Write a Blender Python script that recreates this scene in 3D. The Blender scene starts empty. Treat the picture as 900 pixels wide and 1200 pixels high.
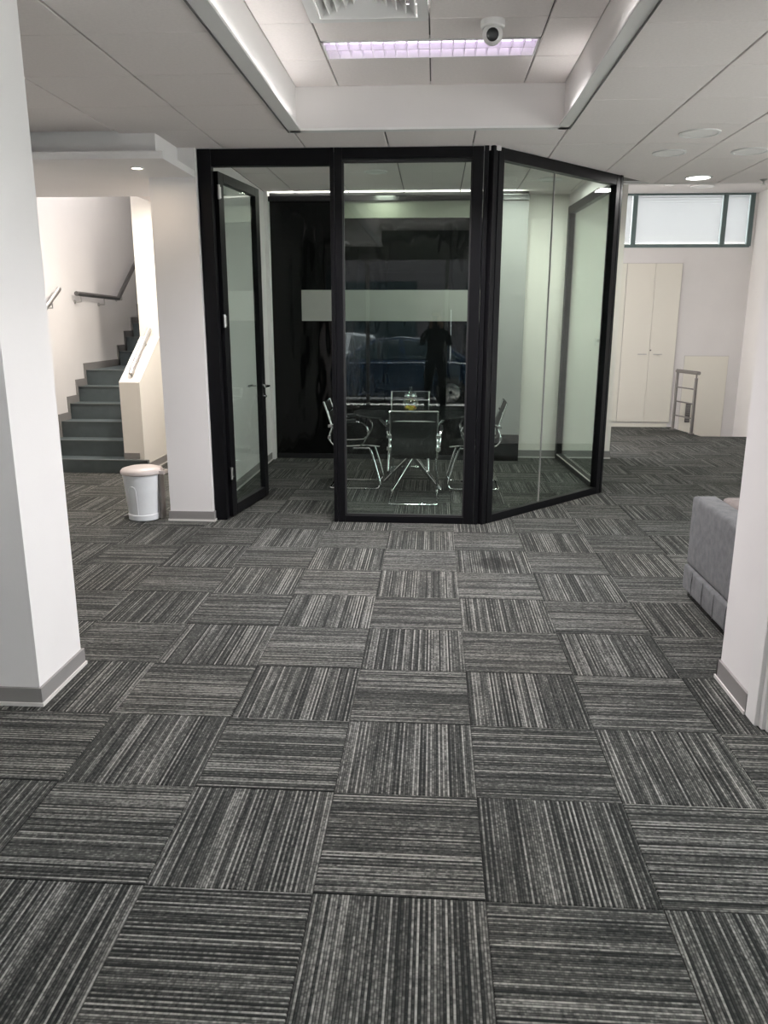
import bpy, bmesh, math, random
from mathutils import Vector, Matrix
PI = math.pi
R = math.radians
S = bpy.context.scene
C = S.collection

# ------------------------------------------------------------------ camera, world, lights, exposure
cd = bpy.data.cameras.new('camera')
cam = bpy.data.objects.new('camera', cd)
C.objects.link(cam)
F, PITCH, YAW, ROLL, CH = 913.43, 0.242952, -0.0629098, 0.0020562, 1.6196
f_ = Vector((math.sin(YAW)*math.cos(PITCH), math.cos(YAW)*math.cos(PITCH), -math.sin(PITCH)))
r0 = Vector((math.cos(YAW), -math.sin(YAW), 0))
u0 = r0.cross(f_)
r_ = math.cos(ROLL)*r0 + math.sin(ROLL)*u0
u_ = -math.sin(ROLL)*r0 + math.cos(ROLL)*u0
m = Matrix((r_, u_, -f_)).transposed().to_4x4()
m.translation = Vector((0, 0, CH))
cam.matrix_world = m
cd.sensor_fit = 'VERTICAL'
cd.sensor_height = 36
cd.lens = F/1200*36
cd.clip_start = 0.03
S.camera = cam
S.view_settings.view_transform = 'Standard'
S.view_settings.look = 'None'
S.view_settings.gamma = 1
S.view_settings.use_curve_mapping = False
S.view_settings.exposure = 0.06
S.cycles.max_bounces = 10
S.cycles.transparent_max_bounces = 24
S.cycles.sample_clamp_indirect = 6

W = bpy.data.worlds.new('sky')
S.world = W
W.use_nodes = True
wn = W.node_tree
wn.nodes.clear()
wo = wn.nodes.new('ShaderNodeOutputWorld')
wb = wn.nodes.new('ShaderNodeBackground')
sk = wn.nodes.new('ShaderNodeTexSky')
sk.sky_type = 'HOSEK_WILKIE'
sk.turbidity = 6
sk.sun_direction = (0.12, 0.10, 0.985)
mixc = wn.nodes.new('ShaderNodeMix')
mixc.data_type = 'RGBA'
mixc.inputs[0].default_value = 0.75
mixc.inputs[7].default_value = (1.0, 0.965, 0.955, 1)
wn.links.new(sk.outputs[0], mixc.inputs[6])
wn.links.new(mixc.outputs[2], wb.inputs[0])
wb.inputs[1].default_value = 8.0
wn.links.new(wb.outputs[0], wo.inputs[0])


def area(name, loc, sx, sy, power, col, rot=(0, 0, 0), spread=180):
    l = bpy.data.lights.new(name, 'AREA')
    l.shape = 'RECTANGLE'
    l.size, l.size_y, l.energy, l.color = sx, sy, power, col
    l.spread = R(spread)
    o = bpy.data.objects.new(name, l)
    o.location = loc
    o.rotation_euler = rot
    C.objects.link(o)
    return o


sl = bpy.data.lights.new('sun', 'SUN')
sl.energy = 26
sl.angle = R(2)
sl.color = (1.0, 0.95, 0.9)
so_ = bpy.data.objects.new('sun', sl)
so_.rotation_euler = Vector((0.12, 0.10, 0.985)).to_track_quat('Z', 'Y').to_euler()
so_.location = (6, 0, 12)
C.objects.link(so_)
ZC = 2.84     # tile ceiling height
ZR = 3.10     # recess ceiling height
NEUT = (1.0, 0.95, 0.93)
area('lamp_light', (-0.055, 4.905, ZR-0.012), 1.12, 0.22, 92, (1.0, 0.95, 0.97), spread=125)
area('lamp_light', (-0.055, 2.505, ZR-0.012), 1.12, 0.22, 22, (1.0, 0.95, 0.97), spread=125)


# ------------------------------------------------------------------ materials
def mat(name, col, rough=0.6, metal=0.0, spec=0.5, noise=0.0, nscale=8.0, bump=0.0, bscale=200.0, emit=None, estr=0.0,
        trans=0.0, coat=0.0, sheen=0.0):
    M = bpy.data.materials.new(name)
    M.use_nodes = True
    n = M.node_tree
    b = n.nodes['Principled BSDF']
    b.inputs['Base Color'].default_value = (*col, 1)
    b.inputs['Roughness'].default_value = rough
    b.inputs['Metallic'].default_value = metal
    b.inputs['Specular IOR Level'].default_value = spec
    b.inputs['Transmission Weight'].default_value = trans
    b.inputs['Coat Weight'].default_value = coat
    b.inputs['Sheen Weight'].default_value = sheen
    tc = n.nodes.new('ShaderNodeTexCoord')
    if noise > 0:
        t = n.nodes.new('ShaderNodeTexNoise')
        t.inputs['Scale'].default_value = nscale
        t.inputs['Detail'].default_value = 4
        n.links.new(tc.outputs['Object'], t.inputs['Vector'])
        mr = n.nodes.new('ShaderNodeMapRange')
        mr.inputs[1].default_value = 0.3
        mr.inputs[2].default_value = 0.7
        mr.inputs[3].default_value = 1-noise
        mr.inputs[4].default_value = 1+noise*0.5
        n.links.new(t.outputs[0], mr.inputs[0])
        mx = n.nodes.new('ShaderNodeVectorMath')
        mx.operation = 'SCALE'
        mx.inputs[0].default_value = col
        n.links.new(mr.outputs[0], mx.inputs['Scale'])
        n.links.new(mx.outputs[0], b.inputs['Base Color'])
    if bump > 0:
        t = n.nodes.new('ShaderNodeTexNoise')
        t.inputs['Scale'].default_value = bscale
        t.inputs['Detail'].default_value = 3
        n.links.new(tc.outputs['Object'], t.inputs['Vector'])
        bp = n.nodes.new('ShaderNodeBump')
        bp.inputs['Strength'].default_value = bump
        bp.inputs['Distance'].default_value = 0.01
        n.links.new(t.outputs[0], bp.inputs['Height'])
        n.links.new(bp.outputs[0], b.inputs['Normal'])
    if emit:
        b.inputs['Emission Color'].default_value = (*emit, 1)
        b.inputs['Emission Strength'].default_value = estr
    return M


def glass_mat(name, tint, ior=1.5, rough=0.0):
    M = bpy.data.materials.new(name)
    M.use_nodes = True
    n = M.node_tree
    n.nodes.clear()
    out = n.nodes.new('ShaderNodeOutputMaterial')
    tr = n.nodes.new('ShaderNodeBsdfTransparent')
    tr.inputs[0].default_value = (*tint, 1)
    gl = n.nodes.new('ShaderNodeBsdfGlossy')
    gl.inputs['Roughness'].default_value = rough
    gl.inputs[0].default_value = (1, 1, 1, 1)
    fr = n.nodes.new('ShaderNodeFresnel')
    # both faces of the thin pane reflect as seen from the air side
    ge = n.nodes.new('ShaderNodeNewGeometry')
    mr = n.nodes.new('ShaderNodeMapRange')
    mr.inputs[3].default_value = ior
    mr.inputs[4].default_value = 1/ior
    n.links.new(ge.outputs['Backfacing'], mr.inputs[0])
    n.links.new(mr.outputs[0], fr.inputs[0])
    mx = n.nodes.new('ShaderNodeMixShader')
    n.links.new(fr.outputs[0], mx.inputs[0])
    n.links.new(tr.outputs[0], mx.inputs[1])
    n.links.new(gl.outputs[0], mx.inputs[2])
    n.links.new(mx.outputs[0], out.inputs[0])
    return M


def blind_mat():
    M = bpy.data.materials.new('blind_slat')
    M.use_nodes = True
    n = M.node_tree
    n.nodes.clear()
    out = n.nodes.new('ShaderNodeOutputMaterial')
    d = n.nodes.new('ShaderNodeBsdfDiffuse')
    d.inputs[0].default_value = (0.9, 0.9, 0.92, 1)
    t = n.nodes.new('ShaderNodeBsdfTranslucent')
    t.inputs[0].default_value = (0.26, 0.26, 0.26, 1)
    mx = n.nodes.new('ShaderNodeMixShader')
    mx.inputs[0].default_value = 0.65
    n.links.new(d.outputs[0], mx.inputs[1])
    n.links.new(t.outputs[0], mx.inputs[2])
    n.links.new(mx.outputs[0], out.inputs[0])
    return M


def mesh_fabric():
    M = bpy.data.materials.new('chair_mesh_fabric')
    M.use_nodes = True
    n = M.node_tree
    b = n.nodes['Principled BSDF']
    out = n.nodes['Material Output']
    b.inputs['Base Color'].default_value = (0.011, 0.013, 0.012, 1)
    b.inputs['Roughness'].default_value = 0.8
    b.inputs['Specular IOR Level'].default_value = 0.2
    tr = n.nodes.new('ShaderNodeBsdfTransparent')
    mx = n.nodes.new('ShaderNodeMixShader')
    mx.inputs[0].default_value = 0.22
    n.links.new(b.outputs[0], mx.inputs[1])
    n.links.new(tr.outputs[0], mx.inputs[2])
    n.links.new(mx.outputs[0], out.inputs[0])
    return M


def carpet_mat():
    """Loop-pile tile: rows of yarn run along local Y; every row has a tone of its own."""
    M = bpy.data.materials.new('striped_carpet')
    M.use_nodes = True
    n = M.node_tree
    L = n.links.new
    b = n.nodes['Principled BSDF']
    b.inputs['Roughness'].default_value = 0.9
    b.inputs['Specular IOR Level'].default_value = 0.25
    tc = n.nodes.new('ShaderNodeTexCoord')
    oi = n.nodes.new('ShaderNodeObjectInfo')
    sep = n.nodes.new('ShaderNodeSeparateXYZ')
    L(tc.outputs['Object'], sep.inputs[0])

    def mth(op, a, bb=None, c=None):
        k = n.nodes.new('ShaderNodeMath')
        k.operation = op
        for i, v in enumerate((a, bb, c)):
            if v is None:
                continue
            if isinstance(v, (int, float)):
                k.inputs[i].default_value = v
            else:
                L(v, k.inputs[i])
        return k.outputs[0]
    rowf = mth('MULTIPLY', sep.outputs[0], 1/0.0078)
    rnd = mth('MULTIPLY', oi.outputs['Random'], 97.0)
    row = mth('FLOOR', rowf)
    cell = mth('FRACT', rowf)
    cmb = n.nodes.new('ShaderNodeCombineXYZ')
    L(row, cmb.inputs[0]); L(rnd, cmb.inputs[1])
    wn_ = n.nodes.new('ShaderNodeTexWhiteNoise')
    wn_.noise_dimensions = '2D'
    L(cmb.outputs[0], wn_.inputs['Vector'])
    # dashes along a row
    c2 = n.nodes.new('ShaderNodeCombineXYZ')
    L(mth('MULTIPLY', row, 7.31), c2.inputs[0]); L(mth('MULTIPLY', sep.outputs[1], 9.0), c2.inputs[1]); L(rnd, c2.inputs[2])
    ns = n.nodes.new('ShaderNodeTexNoise')
    ns.inputs['Scale'].default_value = 1.0
    ns.inputs['Detail'].default_value = 1.0
    L(c2.outputs[0], ns.inputs['Vector'])
    # loops: short knots along the yarn
    c3 = n.nodes.new('ShaderNodeCombineXYZ')
    L(mth('MULTIPLY', row, 3.7), c3.inputs[0]); L(mth('MULTIPLY', sep.outputs[1], 70.0), c3.inputs[1]); L(rnd, c3.inputs[2])
    kn = n.nodes.new('ShaderNodeTexNoise')
    kn.inputs['Scale'].default_value = 1.0
    kn.inputs['Detail'].default_value = 2.0
    L(c3.outputs[0], kn.inputs['Vector'])
    # broad bands: several neighbouring rows share a tone
    c4 = n.nodes.new('ShaderNodeCombineXYZ')
    L(mth('MULTIPLY', sep.outputs[0], 34.0), c4.inputs[0]); L(mth('MULTIPLY', sep.outputs[1], 3.0), c4.inputs[1]); L(rnd, c4.inputs[2])
    bd = n.nodes.new('ShaderNodeTexNoise')
    bd.inputs['Scale'].default_value = 1.0
    bd.inputs['Detail'].default_value = 1.0
    L(c4.outputs[0], bd.inputs['Vector'])
    alt = mth('PINGPONG', row, 1.0)
    v = mth('MULTIPLY', wn_.outputs['Value'], 0.42)
    v = mth('ADD', v, mth('MULTIPLY', alt, 0.20))
    v = mth('ADD', v, mth('MULTIPLY', ns.outputs[0], 0.32))
    v = mth('ADD', v, mth('MULTIPLY', mth('SUBTRACT', kn.outputs[0], 0.5), 0.75))
    v = mth('ADD', v, mth('MULTIPLY', mth('SUBTRACT', bd.outputs[0], 0.5), 0.35))
    # groove between rows
    g = mth('ABSOLUTE', mth('SUBTRACT', cell, 0.5))
    gm = n.nodes.new('ShaderNodeMapRange')
    gm.inputs[1].default_value = 0.22
    gm.inputs[2].default_value = 0.5
    gm.inputs[3].default_value = 1.0
    gm.inputs[4].default_value = 0.25
    L(g, gm.inputs[0])
    cr = n.nodes.new('ShaderNodeValToRGB')
    e = cr.color_ramp.elements
    e[0].position = 0.22
    e[0].color = (0.011, 0.013, 0.012, 1)
    e[1].position = 0.86
    e[1].color = (0.25, 0.254, 0.238, 1)
    k = cr.color_ramp.elements.new(0.5)
    k.color = (0.056, 0.059, 0.055, 1)
    L(v, cr.inputs[0])
    mul = n.nodes.new('ShaderNodeVectorMath')
    mul.operation = 'SCALE'
    L(cr.outputs[0], mul.inputs[0]); L(gm.outputs[0], mul.inputs['Scale'])
    # worn brownish soiling and one spill, fixed to the floor
    geo = n.nodes.new('ShaderNodeNewGeometry')
    so = n.nodes.new('ShaderNodeTexNoise')
    so.inputs['Scale'].default_value = 0.8
    so.inputs['Detail'].default_value = 3
    L(geo.outputs['Position'], so.inputs['Vector'])
    sm = n.nodes.new('ShaderNodeMapRange')
    sm.inputs[1].default_value = 0.4
    sm.inputs[2].default_value = 0.75
    sm.inputs[3].default_value = 0.0
    sm.inputs[4].default_value = 0.35
    L(so.outputs[0], sm.inputs[0])
    mx = n.nodes.new('ShaderNodeMix')
    mx.data_type = 'RGBA'
    mx.blend_type = 'MULTIPLY'
    L(sm.outputs[0], mx.inputs[0])
    L(mul.outputs[0], mx.inputs[6])
    mx.inputs[7].default_value = (1.0, 0.86, 0.74, 1)
    last = mx.outputs[2]
    for (sx, sy, rr, dk) in ((0.44, 5.12, 0.17, 0.62), (1.02, 2.62, 0.06, 0.4), (-2.0, 5.5, 0.5, 0.16)):
        sub = n.nodes.new('ShaderNodeVectorMath')
        sub.operation = 'DISTANCE'
        wob = n.nodes.new('ShaderNodeTexNoise')
        wob.inputs['Scale'].default_value = 14
        L(geo.outputs['Position'], wob.inputs['Vector'])
        L(geo.outputs['Position'], sub.inputs[0])
        sub.inputs[1].default_value = (sx, sy, 0.0)
        dd = mth('ADD', sub.outputs['Value'], mth('MULTIPLY', mth('SUBTRACT', wob.outputs[0], 0.5), rr*0.9))
        mr = n.nodes.new('ShaderNodeMapRange')
        mr.inputs[1].default_value = rr*0.6
        mr.inputs[2].default_value = rr
        mr.inputs[3].default_value = 1-dk
        mr.inputs[4].default_value = 1
        L(dd, mr.inputs[0])
        sc = n.nodes.new('ShaderNodeVectorMath')
        sc.operation = 'SCALE'
        L(last, sc.inputs[0]); L(mr.outputs[0], sc.inputs['Scale'])
        last = sc.outputs[0]
    L(last, b.inputs['Base Color'])
    bp = n.nodes.new('ShaderNodeBump')
    bp.inputs['Strength'].default_value = 0.5
    bp.inputs['Distance'].default_value = 0.003
    L(gm.outputs[0], bp.inputs['Height'])
    L(bp.outputs[0], b.inputs['Normal'])
    return M


def gloss_wave_mat():
    M = mat('black_gloss_film', (0.003, 0.0035, 0.0035), rough=0.07, spec=0.22)
    n = M.node_tree
    b = n.nodes['Principled BSDF']
    tc = n.nodes.new('ShaderNodeTexCoord')
    mp = n.nodes.new('ShaderNodeMapping')
    mp.inputs['Scale'].default_value = (2.2, 1, 0.7)
    t = n.nodes.new('ShaderNodeTexNoise')
    t.inputs['Scale'].default_value = 1.6
    t.inputs['Detail'].default_value = 1.5
    bp = n.nodes.new('ShaderNodeBump')
    bp.inputs['Strength'].default_value = 0.55
    bp.inputs['Distance'].default_value = 0.05
    n.links.new(tc.outputs['Object'], mp.inputs[0])
    n.links.new(mp.outputs[0], t.inputs['Vector'])
    n.links.new(t.outputs[0], bp.inputs['Height'])
    n.links.new(bp.outputs[0], b.inputs['Normal'])
    return M


M = dict(
    wall=mat('white_wall_paint', (0.78, 0.76, 0.755), 0.55, noise=0.02, nscale=3, bump=0.05, bscale=120),
    warm=mat('cream_wall_paint', (0.82, 0.79, 0.73), 0.55, noise=0.02, nscale=3),
    ceil=mat('ceiling_tile_board', (0.83, 0.775, 0.755), 0.85, noise=0.035, nscale=60, bump=0.08, bscale=350),
    plaster=mat('ceiling_plaster', (0.74, 0.71, 0.70), 0.8),
    grid=mat('ceiling_grid_shadow_gap', (0.10, 0.095, 0.09), 0.6),
    trim=mat('ceiling_trim_metal', (0.78, 0.77, 0.76), 0.5),
    skirt=mat('grey_skirting', (0.24, 0.23, 0.225), 0.5),
    skirt2=mat('skirting_lip', (0.62, 0.60, 0.58), 0.4),
    black=mat('black_anodised_frame', (0.005, 0.005, 0.006), 0.4, spec=0.14),
    blackm=mat('black_gasket', (0.015, 0.015, 0.016), 0.6),
    gloss=gloss_wave_mat(),
    strip=mat('frosted_strip', (0.33, 0.335, 0.31), 0.5, noise=0.03),
    upp=mat('grey_upper_panel', (0.20, 0.21, 0.17), 0.6),
    greyrefl=mat('grey_reflection', (0.36, 0.36, 0.35), 0.4, noise=0.06, nscale=2),  # pale reflection on the gloss wall as a flat colour
    chrome=mat('chrome', (0.85, 0.86, 0.87), 0.12, metal=1),
    steel=mat('brushed_steel', (0.55, 0.54, 0.53), 0.32, metal=1, bump=0.05, bscale=90),
    rsteel=mat('satin_steel', (0.24, 0.225, 0.22), 0.4, metal=0.8),
    dsteel=mat('dark_steel', (0.16, 0.155, 0.155), 0.4, metal=0.7),
    glass=glass_mat('partition_glass', (0.925, 0.965, 0.94)),
    wglass=glass_mat('window_glass', (0.93, 0.97, 0.97)),
    jar=glass_mat('jar_glass', (0.86, 0.92, 0.88), 2.0),
    tglass=mat('smoked_table_glass', (0.012, 0.014, 0.014), 0.05, spec=0.6),
    carpet=carpet_mat(),
    under=mat('carpet_underlay', (0.02, 0.02, 0.02), 0.9),
    stair=mat('stair_vinyl', (0.075, 0.095, 0.10), 0.5, noise=0.12, nscale=14, bump=0.1, bscale=150),
    nosing=mat('stair_nosing', (0.11, 0.125, 0.125), 0.4),
    bin=mat('bin_plastic', (0.78, 0.80, 0.82), 0.35, noise=0.04),
    lid=mat('bin_lid_plastic', (0.50, 0.45, 0.43), 0.35),
    sofa=mat('grey_chenille', (0.115, 0.118, 0.122), 0.9, noise=0.3, nscale=22, bump=0.3, bscale=420, sheen=0.08),
    sofa_lit=mat('grey_chenille_lit', (0.20, 0.172, 0.162), 0.9, noise=0.25, nscale=22, bump=0.3, bscale=420, sheen=0.08),  # paler, pinker copy of the chenille, pinkish light put into its colour
    cab=mat('white_laminate', (0.80, 0.775, 0.70), 0.4),
    teal=mat('teal_grey_window_frame', (0.12, 0.17, 0.17), 0.4),
    blind=blind_mat(),
    plastic=mat('white_plastic', (0.78, 0.77, 0.76), 0.4),
    dark=mat('black_plastic', (0.02, 0.02, 0.022), 0.25),
    mesh=mesh_fabric(),
    louvre=mat('louvre_aluminium', (0.88, 0.84, 0.90), 0.35),
    refl=mat('luminous_reflector', (.8, .75, .85), 0.4, emit=(0.80, 0.62, 0.88), estr=0.45),
    tube=mat('fluorescent_tube', (1, 1, 1), 0.4, emit=(0.93, 0.82, 1.0), estr=1.9),
    lit=mat('lit_downlight_disc', (1, 1, 1), 0.4, emit=(1.0, 0.97, 0.94), estr=9.0),
    litw=mat('warm_downlight_disc', (1, 1, 1), 0.4, emit=(1.0, 0.86, 0.68), estr=7.0),
    led=mat('led_strip', (1, 1, 1), 0.4, emit=(1.0, 0.99, 0.97), estr=18.0),
    off=mat('unlit_downlight_disc', (0.82, 0.81, 0.80), 0.4),
    sweet=mat('yellow_sweet', (0.75, 0.55, 0.06), 0.4),
    sweet2=mat('orange_sweet', (0.6, 0.2, 0.04), 0.4),
    asphalt=mat('asphalt', (0.09, 0.09, 0.095), 0.9, noise=0.2, nscale=20),
    render_=mat('dark_brown_render', (0.05, 0.045, 0.05), 0.8, noise=0.08),
    car1=mat('dark_blue_car_paint', (0.010, 0.022, 0.045), 0.2, coat=1),
    car2=mat('silver_car_paint', (0.35, 0.37, 0.4), 0.25, metal=0.6, coat=1),
    carglass=mat('car_window', (0.02, 0.03, 0.035), 0.05, spec=0.8),
    tyre=mat('tyre_rubber', (0.015, 0.015, 0.015), 0.8),
    cloth=mat('dark_clothing', (0.015, 0.016, 0.02), 0.85),
    skin=mat('skin', (0.45, 0.27, 0.19), 0.55),
    hair=mat('dark_hair', (0.02, 0.014, 0.01), 0.7),
    red=mat('red_lens', (0.6, 0.02, 0.01), 0.3, emit=(1, 0.08, 0.03), estr=1.0),
)


# ------------------------------------------------------------------ helpers
class MB:
    def __init__(s):
        s.v = []; s.f = []; s.sm = []

    def add(s, vs, fs, smooth=False):
        b = len(s.v)
        s.v += [tuple(v) for v in vs]
        s.f += [tuple(b+i for i in f) for f in fs]
        s.sm += [smooth]*len(fs)
        return s

    def box(s, x0, x1, y0, y1, z0, z1):
        vs = [(x, y, z) for z in (z0, z1) for y in (y0, y1) for x in (x0, x1)]
        return s.add(vs, [(0, 2, 3, 1), (4, 5, 7, 6), (0, 1, 5, 4), (2, 6, 7, 3), (0, 4, 6, 2), (1, 3, 7, 5)])

    def prism(s, pts, z0, z1):
        """pts: CCW polygon in XY, extruded in Z"""
        n = len(pts)
        vs = [(p[0], p[1], z0) for p in pts]+[(p[0], p[1], z1) for p in pts]
        return s.add(vs, [tuple(range(n-1, -1, -1)), tuple(range(n, 2*n))]+[(i, (i+1) % n, n+(i+1) % n, n+i) for i in range(n)])

    def extr(s, pts, axis, a, b):
        """polygon of 3D-less pairs extruded along axis 0/1; pts=(other, z)"""
        n = len(pts)
        mk = (lambda p, t: (t, p[0], p[1])) if axis == 0 else (lambda p, t: (p[0], t, p[1]))
        vs = [mk(p, a) for p in pts]+[mk(p, b) for p in pts]
        return s.add(vs, [tuple(range(n-1, -1, -1)), tuple(range(n, 2*n))]+[(i, (i+1) % n, n+(i+1) % n, n+i) for i in range(n)])

    def seg(s, p, q, w, d, up=(0, 0, 1)):
        """bar with rectangular section from p to q; w across, d along up"""
        p = Vector(p); q = Vector(q); t = (q-p).normalized(); up = Vector(up)
        a = t.cross(up).normalized(); b = a.cross(t).normalized()
        vs = [e+a*(w/2*i)+b*(d/2*j) for e in (p, q) for i, j in ((-1, -1), (1, -1), (1, 1), (-1, 1))]
        return s.add(vs, [(0, 1, 2, 3), (7, 6, 5, 4), (0, 4, 5, 1), (1, 5, 6, 2), (2, 6, 7, 3), (3, 7, 4, 0)])

    def tube(s, path, r, n=10, closed=False):
        P = [Vector(p) for p in path]
        N = len(P); rings = []
        prev = None
        for i, p in enumerate(P):
            a = P[(i-1) % N] if (closed or i > 0) else p
            b = P[(i+1) % N] if (closed or i < N-1) else p
            t = (b-a).normalized()
            if prev is None:
                u = t.cross(Vector((0, 0, 1)))
                if u.length < 1e-3:
                    u = t.cross(Vector((1, 0, 0)))
            else:
                u = prev-t*prev.dot(t)
            u.normalize(); prev = u
            w = t.cross(u)
            rr = r[i] if isinstance(r, (list, tuple)) else r
            rings.append([p+u*(rr*math.cos(2*PI*k/n))+w*(rr*math.sin(2*PI*k/n)) for k in range(n)])
        vs = [v for rg in rings for v in rg]
        fs = []
        for i in range(N if closed else N-1):
            j = (i+1) % N
            fs += [(i*n+k, i*n+(k+1) % n, j*n+(k+1) % n, j*n+k) for k in range(n)]
        if not closed:
            fs += [tuple(range(n-1, -1, -1)), tuple((N-1)*n+k for k in range(n))]
        return s.add(vs, fs, True)

    def lathe(s, prof, n=24, c=(0, 0, 0), ring=False):
        """prof: (r,z) pairs from bottom to top"""
        vs = []
        for r, z in prof:
            vs += [(c[0]+r*math.cos(2*PI*k/n), c[1]+r*math.sin(2*PI*k/n), c[2]+z) for k in range(n)]
        fs = []
        for i in range(len(prof)-1):
            fs += [(i*n+k, i*n+(k+1) % n, (i+1)*n+(k+1) % n, (i+1)*n+k) for k in range(n)]
        if ring:
            return s.add(vs, fs+[(k, (k+1) % n, (len(prof)-1)*n+(k+1) % n, (len(prof)-1)*n+k) for k in range(n)], True)
        if prof[0][0] > 1e-5:
            fs.append(tuple(range(n-1, -1, -1)))
        if prof[-1][0] > 1e-5:
            fs.append(tuple((len(prof)-1)*n+k for k in range(n)))
        return s.add(vs, fs, True)

    def mesh(s, name):
        me = bpy.data.meshes.new(name)
        me.from_pydata(s.v, [], s.f)
        me.polygons.foreach_set('use_smooth', s.sm)
        me.update()
        return me

    def build(s, name, mt, parent=None, bevel=0, smooth_angle=True):
        me = s.mesh(name)
        bm = bmesh.new(); bm.from_mesh(me)
        bmesh.ops.remove_doubles(bm, verts=bm.verts, dist=1e-6)
        bmesh.ops.recalc_face_normals(bm, faces=bm.faces)
        for e in bm.edges:
            if len(e.link_faces) == 2 and e.calc_face_angle(0) > 0.7:
                e.smooth = False
        bm.to_mesh(me); bm.free()
        me.materials.append(mt)
        o = bpy.data.objects.new(name, me)
        C.objects.link(o)
        if parent:
            o.parent = parent
        if bevel:
            md = o.modifiers.new('bevel', 'BEVEL')
            md.width = bevel; md.segments = 2; md.limit_method = 'ANGLE'
        return o


def tag(o, label=None, cat=None, group=None, kind=None):
    if label: o['label'] = label
    if cat: o['category'] = cat
    if group: o['group'] = group
    if kind: o['kind'] = kind
    return o


def thing(name, label, cat, loc=(0, 0, 0), rz=0, group=None):
    o = bpy.data.objects.new(name, None)
    C.objects.link(o)
    o.location = loc
    o.rotation_euler = (0, 0, rz)
    o.empty_display_size = 0.1
    return tag(o, label, cat, group)


def struct(name, mb, mt, label=None, bevel=0):
    o = mb.build(name, mt, bevel=bevel)
    return tag(o, label, kind='structure')


def share(src, name, loc, parent, rz=0):
    o = bpy.data.objects.new(name, src)
    C.objects.link(o)
    o.location = loc
    o.rotation_euler = (0, 0, rz)
    if parent: o.parent = parent
    return o


def copy_tree(o, parent=None):
    c = o.copy()
    C.objects.link(c)
    c.parent = parent
    for ch in list(o.children):
        copy_tree(ch, c)
    return c


def arc(c, r, a0, a1, n, plane='yz', x=0):
    out = []
    for i in range(n+1):
        a = a0+(a1-a0)*i/n
        p, q = c[0]+r*math.cos(a), c[1]+r*math.sin(a)
        out.append((x, p, q) if plane == 'yz' else (p, q, x))
    return out


# ------------------------------------------------------------------ floor
OX, OY = 0.17397, 1.91584
XL, XR = -4.2, 4.62
mb = MB()
mb.prism([(XL, -1.9), (XR, -1.9), (XR, 11.33), (3.84, 11.33), (3.64, 12.4), (XL, 12.4)], -0.12, -0.006)
floor = struct('floor', mb, M['under'], 'floor of grey striped carpet tiles laid quarter turned')


def cam_px(X, Y, Z):
    d = Vector((X, Y, Z-CH))
    z = d.dot(f_)
    if z < 0.05:
        return None
    return 450+F*d.dot(r_)/z, 600-F*d.dot(u_)/z


tile = MB()
T = 0.2492
tile.add([(-T, -T, -0.006), (T, -T, -0.006), (T, T, -0.006), (-T, T, -0.006),
          (-T, -T, -0.002), (T, -T, -0.002), (T, T, -0.002), (-T, T, -0.002),
          (-T+.002, -T+.002, 0), (T-.002, -T+.002, 0), (T-.002, T-.002, 0), (-T+.002, T-.002, 0)],
         [(0, 1, 5, 4), (1, 2, 6, 5), (2, 3, 7, 6), (3, 0, 4, 7), (4, 5, 9, 8), (5, 6, 10, 9), (6, 7, 11, 10), (7, 4, 8, 11), (8, 9, 10, 11)])
tme = tile.mesh('carpet_tile')
tme.materials.append(M['carpet'])
cand = []
rest = []
for j in range(-8, 21):
    for i in range(-9, 9):
        x, y = OX+.5*i+.25, OY+.5*j+.25
        if not (XL-.2 < x < XR+.2 and y < 12.4):
            continue
        p = [cam_px(x+a, y+b, 0) for a in (-.25, .25) for b in (-.25, .25)]
        inv = all(q is not None for q in p) and max(q[0] for q in p) > 0 and min(q[0] for q in p) < 900 and min(q[1] for q in p) < 1200
        edge = x+.25 > XR or x-.25 < XL or (y+.25 > 11.3)
        if inv and y < 9.6 and not edge:
            cand.append((y, i, j, x, y))
        else:
            rest.append((i, j, x, y))
cand.sort()
for k, (_, i, j, x, y) in enumerate(cand):
    if k >= 300:
        rest.append((i, j, x, y)); continue
    share(tme, 'carpet_tile', (x, y, 0), floor, 0 if (i+j) % 2 == 0 else PI/2)


# the others: cut to the room outline, stripes by their own material coordinates (two meshes, one per direction)
def clip_rect(x0, x1, y0, y1):
    poly = [(x0, y0), (x1, y0), (x1, y1), (x0, y1)]
    return poly


for par, nm in ((0, 'carpet_tiles_along'), (1, 'carpet_tiles_across')):
    mb = MB()
    for (i, j, x, y) in rest:
        if (i+j) % 2 != par:
            continue
        x0, x1 = max(x-T, XL), min(x+T, XR)
        y0, y1 = max(y-T, -1.9), min(y+T, 12.35)
        if x1 <= x0 or y1 <= y0:
            continue
        if x0 > 3.8 and y0 >= 11.33:
            continue
        if x1 > 3.72 and y1 > 11.33:
            y1 = min(y1, 11.33) if x0 > 3.6 else y1
            if y1 <= y0:
                continue
            if y1 > 11.33:
                x1 = min(x1, 3.72)
        if par == 0:
            mb.box(x0, x1, y0, y1, -.006, 0)
        else:  # stored turned by a quarter, the object is turned back
            mb.box(y0, y1, -x1, -x0, -.006, 0)
    o = mb.build(nm, M['carpet'], floor)
    o['kind'] = 'stuff'
    if par:
        o.rotation_euler = (0, 0, PI/2)

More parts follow.
